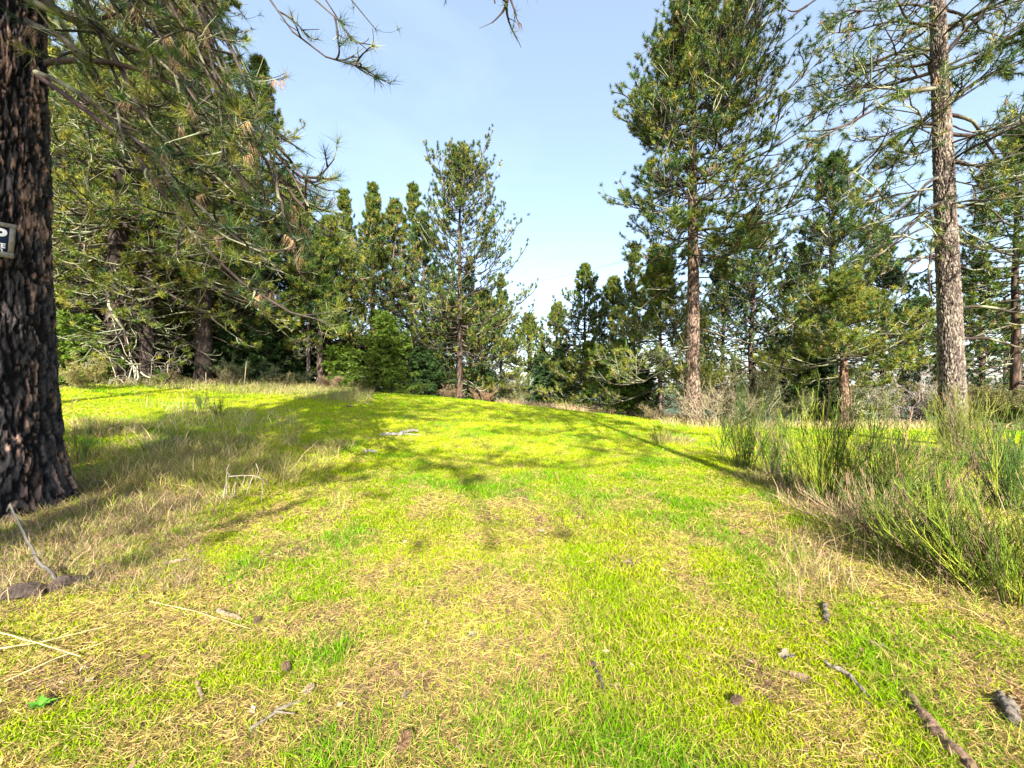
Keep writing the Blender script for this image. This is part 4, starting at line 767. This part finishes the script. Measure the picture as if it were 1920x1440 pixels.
# scraps of bark and dead leaves
for i, (px, Y, L, W, c, lb) in enumerate([(885, 2.55, .05, .035, (.52, .46, .34), 'white curled scrap on the turf near the bottom centre'), (1178, 3.62, .12, .05, (.46, .35, .22), 'pale bark scrap on the turf right of the path, upper one'), (760, 2.06, .05, .03, (.5, .42, .28), 'pale leaf scrap left of the bottom centre'), (1155, 2.12, .05, .035, (.5, .38, .24), 'pale leaf scrap right of the bottom centre'), (1475, 2.38, .08, .05, (.60, .50, .38), 'cracked bark scrap in the litter right of the path'), (1490, 2.2, .12, .05, (.50, .36, .22), 'long bark scrap in the litter below the cracked one'), (270, 2.36, .07, .04, (.42, .25, .14), 'reddish bark scrap beside the bare soil at the left'), (1640, 2.5, .09, .05, (.52, .42, .30), 'bark scrap above the rotten branch at the right'), (655, 13.8, .2, .12, (.75, .68, .55), 'pale leaf scrap far up in the field'), (330, 15.0, .2, .12, (.7, .62, .5), 'pale leaf scrap below the dark left wood'), (1012, 4.4, .09, .05, (.7, .6, .42), 'pale leaf scrap in the middle of the sunlit turf')]):
    c = tuple(np.array(c) * .45); b = gp(px, Y, .018); mb = MB(); g = 7; uu, vv = np.meshgrid(np.linspace(-1, 1, g), np.linspace(-1, 1, g)); edge = 1 + .25 * rs.normal(size=uu.shape) * (np.maximum(abs(uu), abs(vv)) > .9)
    top = np.stack([uu * L / 2 * edge, vv * W / 2 * edge, .35 * W * (uu * .3 + vv * .8) ** 2 + rs.normal(0, .002, uu.shape)], -1); ang = rs.uniform(0, 3.1); ca, sa = math.cos(ang), math.sin(ang)
    Rm = np.array([[ca, sa, 0], [-sa, ca, 0], [0, 0, 1]]); top = top @ Rm; I = (np.arange(g - 1)[:, None] * g + np.arange(g - 1)[None]).ravel(); q = np.stack([I, I + 1, I + g + 1, I + g], 1)
    bot = top - np.array([0, 0, .004]); bi = g * g; rim = [k for k in range(g)] + [k * g + g - 1 for k in range(1, g)] + [g * g - 1 - k for k in range(1, g)] + [(g - 1 - k) * g for k in range(1, g - 1)]
    sq = [(rim[k], rim[(k + 1) % len(rim)], rim[(k + 1) % len(rim)] + bi, rim[k] + bi) for k in range(len(rim))]
    mb.add(np.concatenate([top.reshape(-1, 3), bot.reshape(-1, 3)]), quads=np.concatenate([q, q[:, ::-1] + bi, np.array(sq)]), col=c)
    tag(mb.build('bark_scrap', M_wood, loc=tuple(b)), lb, 'bark scrap')
# broad leaved weed in the lower left corner
b = gp(75, 1.98, .01); mb = MB(); n = 9; a = np.arange(n) * 2.4; 
for k in range(n):
    L = .05 + .02 * math.sin(k * 1.7); t = np.linspace(0, 1, 7); w = np.sin(np.pi * t ** .8) * .011 + .001; d = np.array([math.cos(a[k]), math.sin(a[k])])
    c = np.stack([d[0] * L * t, d[1] * L * t, .02 + .05 * t - .03 * t * t], 1); s = np.array([-d[1], d[0], 0])
    v = np.concatenate([c - s * w[:, None], c + [0, 0, -.003], c + s * w[:, None]]); q = [(i + j * 7, i + 1 + j * 7, i + 8 + j * 7, i + 7 + j * 7) for j in range(2) for i in range(6)]
    mb.add(v, quads=q, col=vary((.12, .34, .03), 1, rs, .15)[0])
tag(mb.build('leafy_weed', M_leaf, smooth=True, loc=tuple(b)), 'bright green broad leaved weed in the lower left corner', 'weed')
# thorny dead twig plant
b = gp(455, 5.1); mb = MB(); tw = [[(418, 935), (424, 905), (430, 893)], [(430, 893), (470, 890), (492, 898)], [(480, 897), (486, 880), (480, 868)], [(430, 893), (424, 882), (430, 870)], [(492, 898), (493, 915), (490, 940)], [(424, 930), (426, 880)], [(445, 892), (440, 915), (438, 930)], [(460, 891), (452, 920)], [(475, 892), (462, 925)], [(492, 898), (500, 905)]]
for l in tw:
    T = resample([P(x, y, 5.1 + .1 * rs.normal()) - b for x, y in l], 7); T += rs.normal(0, .004, T.shape); tubes(mb, T[None], np.linspace(.007, .004, 7)[None], 5, (.40, .33, .26))
tag(mb.build('dead_twig', M_twig, smooth=True, loc=tuple(b)), 'thorny dead bush of a few bent twigs in the left weeds', 'dead twig')
# stakes at the edge of the left wood
for px, Y, h, ln, lb in ((457, 16.8, 1.15, .12, 'thin pale stake at the wood edge, taller one of two'), (386, 16.2, .6, 0, 'short brown stake at the wood edge before the straight dark trunk')):
    b = gp(px, Y); mb = MB(); T = resample([(0, 0, -.1), (ln * .5, 0, h * .5), (ln, 0, h)], 6); tubes(mb, T[None], np.array([[.02, .019, .018, .017, .016, .012]]), 7, (.40, .33, .22))
    tag(mb.build('wooden_stake', M_wood, loc=tuple(b)), lb, 'stake')
# low dark panel on two supports beside the thick trunk
b = gp(1838, 12.5); t = thing('dark_panel', 'low dark seat in the grass right of the thick flaky trunk', 'bench', tuple(b))
def box(mb, c, s, col):
    c, s = np.array(c), np.array(s) / 2; v = np.array([[x, y, z] for x in (-1, 1) for y in (-1, 1) for z in (-1, 1)]) * s + c
    mb.add(v, quads=[(0, 1, 3, 2), (4, 6, 7, 5), (0, 4, 5, 1), (2, 3, 7, 6), (0, 2, 6, 4), (1, 5, 7, 3)], col=col)
m = MB(); box(m, (0, 0, .46), (1.3, .28, .05), (.12, .09, .06)); m.build('panel', M_wood, t)
for sx in (-.5, .5): m = MB(); box(m, (sx, 0, .21), (.08, .22, .449), (.09, .07, .05)); m.build('panel_support', M_wood, t)

# ================================================================== SIGN ON THE LEFT TRUNK
def text_mesh(name, body, size, mat, parent, loc, ext=.002):
    cu = bpy.data.curves.new(name, 'FONT'); cu.body = body; cu.size = size; cu.extrude = ext; cu.align_x = 'RIGHT'; cu.offset = size * .035
    o = bpy.data.objects.new('tmp', cu); scene.collection.objects.link(o); dg = bpy.context.evaluated_depsgraph_get(); me = bpy.data.meshes.new_from_object(o.evaluated_get(dg))
    bpy.data.objects.remove(o); me.materials.clear(); me.materials.append(mat); k = bpy.data.objects.new(name, me); scene.collection.objects.link(k); k.parent = parent
    k.location = loc; k.rotation_euler = (R(90), 0, 0); return k
def flat_mat(name, c, rough=.5):
    m, n, l, bb = mat_base(name, rough); no = n.new('ShaderNodeTexNoise'); no.inputs['Scale'].default_value = 60; no.inputs['Detail'].default_value = 6
    r = n.new('ShaderNodeValToRGB'); r.color_ramp.elements[0].color = (*[x * .75 for x in c], 1); r.color_ramp.elements[1].color = (*c, 1); l.new(no.outputs['Fac'], r.inputs['Fac']); l.new(r.outputs['Color'], bb.inputs['Base Color']); return m
sc_ = P(22, 452, 4.60); sg = thing('sign', 'small navy sign with white lettering in a weathered wooden frame on the big left trunk', 'sign', tuple(sc_), R(33))
sg.rotation_euler = (R(-1.5), R(3), R(33))
W_, H_ = .60, .345                       # right edge of the board at x = 0
m = MB(); box(m, (-W_ / 2, .012, 0), (W_ - .01, .012, H_ - .01), (.02, .03, .06)); m.build('board', flat_mat('navy_board', (.015, .03, .075)), sg)
fc = (.34, .31, .26)
for nm, c, s in (('frame_top', (-W_ / 2, 0, H_ / 2), (W_ + .05, .03, .045)), ('frame_bottom', (-W_ / 2, 0, -H_ / 2), (W_ + .05, .03, .06))):
    m = MB(); box(m, c, s, fc); m.build('frame_rail', M_wood, sg)
for x in (0, -W_): m = MB(); box(m, (x, .001, .008), (.04, .024, H_ - .058), (.30, .27, .22)); m.build('frame_stile', M_wood, sg)
WM = flat_mat('white_letter_paint', (.85, .85, .82)); text_mesh('lettering', 'STOP', .21, WM, sg, (-.045, .004, -.02)); text_mesh('lettering', 'PRIVATE', .075, WM, sg, (-.045, .004, -.095)); text_mesh('lettering', 'TL', .05, WM, sg, (-.05, .004, -.143))

# ================================================================== POWER LINES
for i, (a, b_, lb) in enumerate([((930, 536), (1790, 322), 'highest overhead wire rising to the right'), ((930, 576), (1790, 372), 'second overhead wire from the top'), ((930, 602), (1790, 432), 'third overhead wire from the top'), ((930, 618), (1790, 500), 'lowest and darkest overhead wire')]):
    A, B = P(*a, 120), P(*b_, 9.2); t = np.linspace(-.04, 1.25, 90)[:, None]; C = A + (B - A) * t; C[:, 2] -= (.9 * 4 * t[:, 0] * (1 - t[:, 0]))
    # wires keep a steady sag between poles that stand outside the photo
    mb = MB(); rr = .009 + .012 * np.clip(1 - t[:, 0], 0, 1); tubes(mb, (C - A)[None], rr[None], 6, (.25, .25, .27) if i < 3 else (.06, .06, .07)); tag(mb.build('power_line', M_straw, smooth=True, loc=tuple(A)), lb, 'power line', 'overhead wires')

# ================================================================== TURF BLADES
def scatter(n, y0, y1, power, rng, amax=1.45, xpad=1.0):
    u = rng.random(n); a = 1 - power
    y = (y0 ** a + (y1 ** a - y0 ** a) * u) ** (1 / a) if abs(a) > 1e-6 else y0 * (y1 / y0) ** u
    x = rng.uniform(-1, 1, n) * (y * amax + xpad); return x, y
def turf_blades(n, y0, y1, power, seed, kind):
    rng = np.random.default_rng(seed); x, y = scatter(n, y0, y1, power, rng); st, ba, lu = turf(x, y); fm = forest_mask(x, y); r = rng.random(n)
    if kind == 'green': keep = (r > st * .75) & (rng.random(n) > ba * .93) & (rng.random(n) > fm * .85)
    else: keep = (r < st * 1.0 + .10 + .5 * ba) & (rng.random(n) > fm * .5)
    x, y, st, ba, lu, fm = [v[keep] for v in (x, y, st, ba, lu, fm)]; n = len(x); z = zg(x, y); d = np.hypot(x, y); B = np.stack([x, y, z - .004], -1)
    n1 = fbm(x, y, 1.3, 61, 3); n2 = fbm(x, y, .35, 62, 3)
    if kind == 'green':
        hgt = (.022 + .024 * rng.random(n)) * (1 + .9 * lu * (rng.random(n) > .35)) * (.8 + .5 * n1) * np.interp(y, [0, 6, 14], [1, 1.25, 1.7]); wid = .0019 + .00085 * d; wid *= rng.uniform(.7, 1.3, n)
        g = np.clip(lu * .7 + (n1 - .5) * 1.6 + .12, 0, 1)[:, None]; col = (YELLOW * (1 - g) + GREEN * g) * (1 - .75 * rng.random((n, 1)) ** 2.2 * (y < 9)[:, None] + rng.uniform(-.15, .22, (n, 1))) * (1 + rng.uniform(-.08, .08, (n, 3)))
        dryb = rng.random(n) < .10 + .3 * st; col[dryb] = vary(STRAW * .9, dryb.sum(), rng, .25)
        D = norm(np.stack([rng.normal(0, .42, n), rng.normal(0, .42, n), np.ones(n)], -1)); bend = np.concatenate([rng.normal(0, .45, (n, 2)), -.15 * rng.random((n, 1))], 1) * hgt[:, None]
        L = hgt
    else:
        L = rng.uniform(.025, .085, n) * (1 + .5 * (y > 5)); wid = (.0014 + .0006 * d) * rng.uniform(.6, 1.4, n)
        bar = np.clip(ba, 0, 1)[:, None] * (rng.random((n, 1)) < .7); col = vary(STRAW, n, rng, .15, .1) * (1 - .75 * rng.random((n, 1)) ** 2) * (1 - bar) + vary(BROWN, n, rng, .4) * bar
        br = rng.random(n) < .12; col[br] = vary(BROWN * 1.1, br.sum(), rng, .4)
        th = rng.uniform(0, 6.28, n); D = norm(np.stack([np.cos(th), np.sin(th), rng.uniform(.02, .45, n)], -1)); bend = rng.normal(0, .18, (n, 3)) * L[:, None]; B[:, 2] += rng.uniform(.002, .02, n); bend[:, 2] = np.maximum(bend[:, 2], -D[:, 2] * L * .8)
    return B, D, L, wid, bend, np.clip(col, .003, .9), rng
gm = MB()
for a in ((QN * 230000, 1.1, 4.0, .6, 1), (QN * 200000, 3.6, 9.0, .5, 2), (QN * 170000, 8.5, 34.0, .8, 3)):
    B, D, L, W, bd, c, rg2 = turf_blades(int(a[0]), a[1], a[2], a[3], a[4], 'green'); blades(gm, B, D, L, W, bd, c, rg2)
o = gm.build('grass', M_grass); o['kind'] = 'stuff'
dm = MB()
for a in ((QN * 130000, 1.1, 4.5, .6, 11), (QN * 80000, 4.0, 10.0, .5, 12), (QN * 30000, 9.5, 30.0, .8, 13)):
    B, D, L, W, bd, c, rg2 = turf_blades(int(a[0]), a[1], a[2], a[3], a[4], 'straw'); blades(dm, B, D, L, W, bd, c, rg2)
o = dm.build('dry_grass_litter', M_straw); o['kind'] = 'stuff'
# tall dry grass and loose seed stalks: the band behind the crest, the wood edge, the weedy left and the broom side
def tall(n, seed, sampler, h, cols, w0):
    rng = np.random.default_rng(seed); x, y = sampler(rng, n); z = zg(x, y); d = np.hypot(x, y); n = len(x); L = h(x, y) * rng.uniform(.4, 1.15, n)
    D = norm(np.stack([rng.normal(0, .28, n), rng.normal(0, .28, n), np.ones(n)], -1)); bend = np.concatenate([rng.normal(0, .35, (n, 2)), -.25 * rng.random((n, 1))], 1) * L[:, None]
    return np.stack([x, y, z - .01], -1), D, L, (w0 + .0006 * d) * rng.uniform(.6, 1.4, n), bend, pick(cols, [1] * len(cols), n, rng, .3), rng
tm = MB()
def band(px0, px1, Y0, Y1):
    return lambda rng, n: (lambda px, Y: ((px - 960) / F * Y, Y))(rng.uniform(px0, px1, n), rng.uniform(Y0, Y1, n))
def clump(px0, px1, Y0, Y1, th, sc, seed):
    def f(rng, n):
        px, Y = rng.uniform(px0, px1, n * 2), rng.uniform(Y0, Y1, n * 2); x = (px - 960) / F * Y; k = fbm(x, Y, sc, seed, 3) > th; return x[k][:n], Y[k][:n]
    return f
H_ = lambda v: (lambda x, y: np.full(len(x), v))
for args in ((9000, 1, band(930, 1290, 25, 36), H_(.65), ((.60, .44, .24), (.62, .38, .24), (.5, .42, .2)), .003),
             (9000, 2, band(1240, 1990, 15.5, 26), H_(.5), ((.50, .40, .20), (.34, .36, .08), (.45, .30, .18)), .003),
             (9000, 3, clump(120, 700, 14.5, 24, .46, .8, 8), H_(.42), ((.36, .28, .15), (.30, .26, .10), (.22, .24, .06)), .003),
             (8000, 4, clump(130, 640, 5.0, 9.0, .54, 1.1, 9), H_(.30), MIX, .0015),
             (1300, 5, clump(130, 560, 6.0, 11, .5, .9, 10), H_(.62), ((.55, .45, .22), (.42, .32, .17)), .0008),
             (4500, 6, clump(1450, 2050, 3.0, 7.0, .52, 1.2, 12), H_(.24), MIX + DRY, .0012),
             (700, 7, clump(1450, 2050, 3.0, 7.0, .46, 1.0, 13), H_(.5), ((.50, .38, .22), (.35, .25, .15)), .0006),
             (9000, 8, clump(-80, 380, 3.1, 6.0, .40, 1.2, 14), H_(.17), ((.40, .27, .16), (.22, .15, .10), (.14, .10, .08), (.22, .24, .05)), .001)):  # darker browns put the shade by the trunk into the litter colour
    B, D, L, W, bd, c, r3 = tall(*args); blades(tm, B, D, L, W, bd, c, r3)
o = tm.build('tall_dry_grass', M_straw); o['kind'] = 'stuff'

# loose litter: bark flakes, cone scales and brown fallen needles, thickest at the feet of the trunk and under the broom
rng = np.random.default_rng(909); n = 16000; x, y = scatter(n, 1.2, 9, .8, rng); st, ba, lu = turf(x, y)
pr_ = .10 + .5 * ba + .55 * (ell(x, y, -5.6, 4.6, 2.6, 1.9) < 1) + .45 * (x > 1.2 + .33 * y) * (fbm(x, y, 1.1, 15, 3) > .5); k = rng.random(n) < pr_; x, y = x[k], y[k]; n = len(x); z = zg(x, y) + .006 + rng.random(n) * .016
lm = MB(); L = rng.uniform(.006, .028, n) * (1 + .05 * y); W = L * rng.uniform(.3, .8, n); th = rng.uniform(0, 6.28, n); u = np.stack([np.cos(th), np.sin(th), rng.normal(0, .3, n)], -1); v = np.stack([-np.sin(th), np.cos(th), rng.normal(0, .35, n)], -1); c0 = np.stack([x, y, z], -1)
q = np.stack([c0 - u * L[:, None], c0 - v * W[:, None] * rng.uniform(.5, 1, (n, 1)), c0 + u * L[:, None] * .8, c0 + v * W[:, None]], 1); lm.add(q, quads=np.arange(n * 4).reshape(n, 4), col=np.repeat(pick([(.30, .19, .12), (.16, .10, .07), (.45, .36, .25), (.22, .12, .07)], (4, 4, 2, 2), n, rng, .3), 4, 0))
n = 30000; x, y = scatter(n, 1.2, 8, .8, rng); st, ba, lu = turf(x, y); pr_ = .12 + .5 * ba + .6 * (ell(x, y, -5.6, 4.4, 2.9, 2.1) < 1) + .35 * (x > 1.2 + .33 * y); k = rng.random(n) < pr_; x, y = x[k], y[k]; n = len(x); th = rng.uniform(0, 6.28, n)
needles(lm, np.stack([x, y, zg(x, y) + .008 + rng.random(n) * .02], -1), norm(np.stack([np.cos(th), np.sin(th), rng.normal(0, .15, n)], -1)), rng.uniform(.08, .17, n), .0018 + .0006 * y, pick([(.36, .21, .11), (.24, .14, .09), (.48, .33, .18)], (3, 2, 2), n, rng, .3), rng)
o = lm.build('needle_litter', M_straw); o['kind'] = 'stuff'
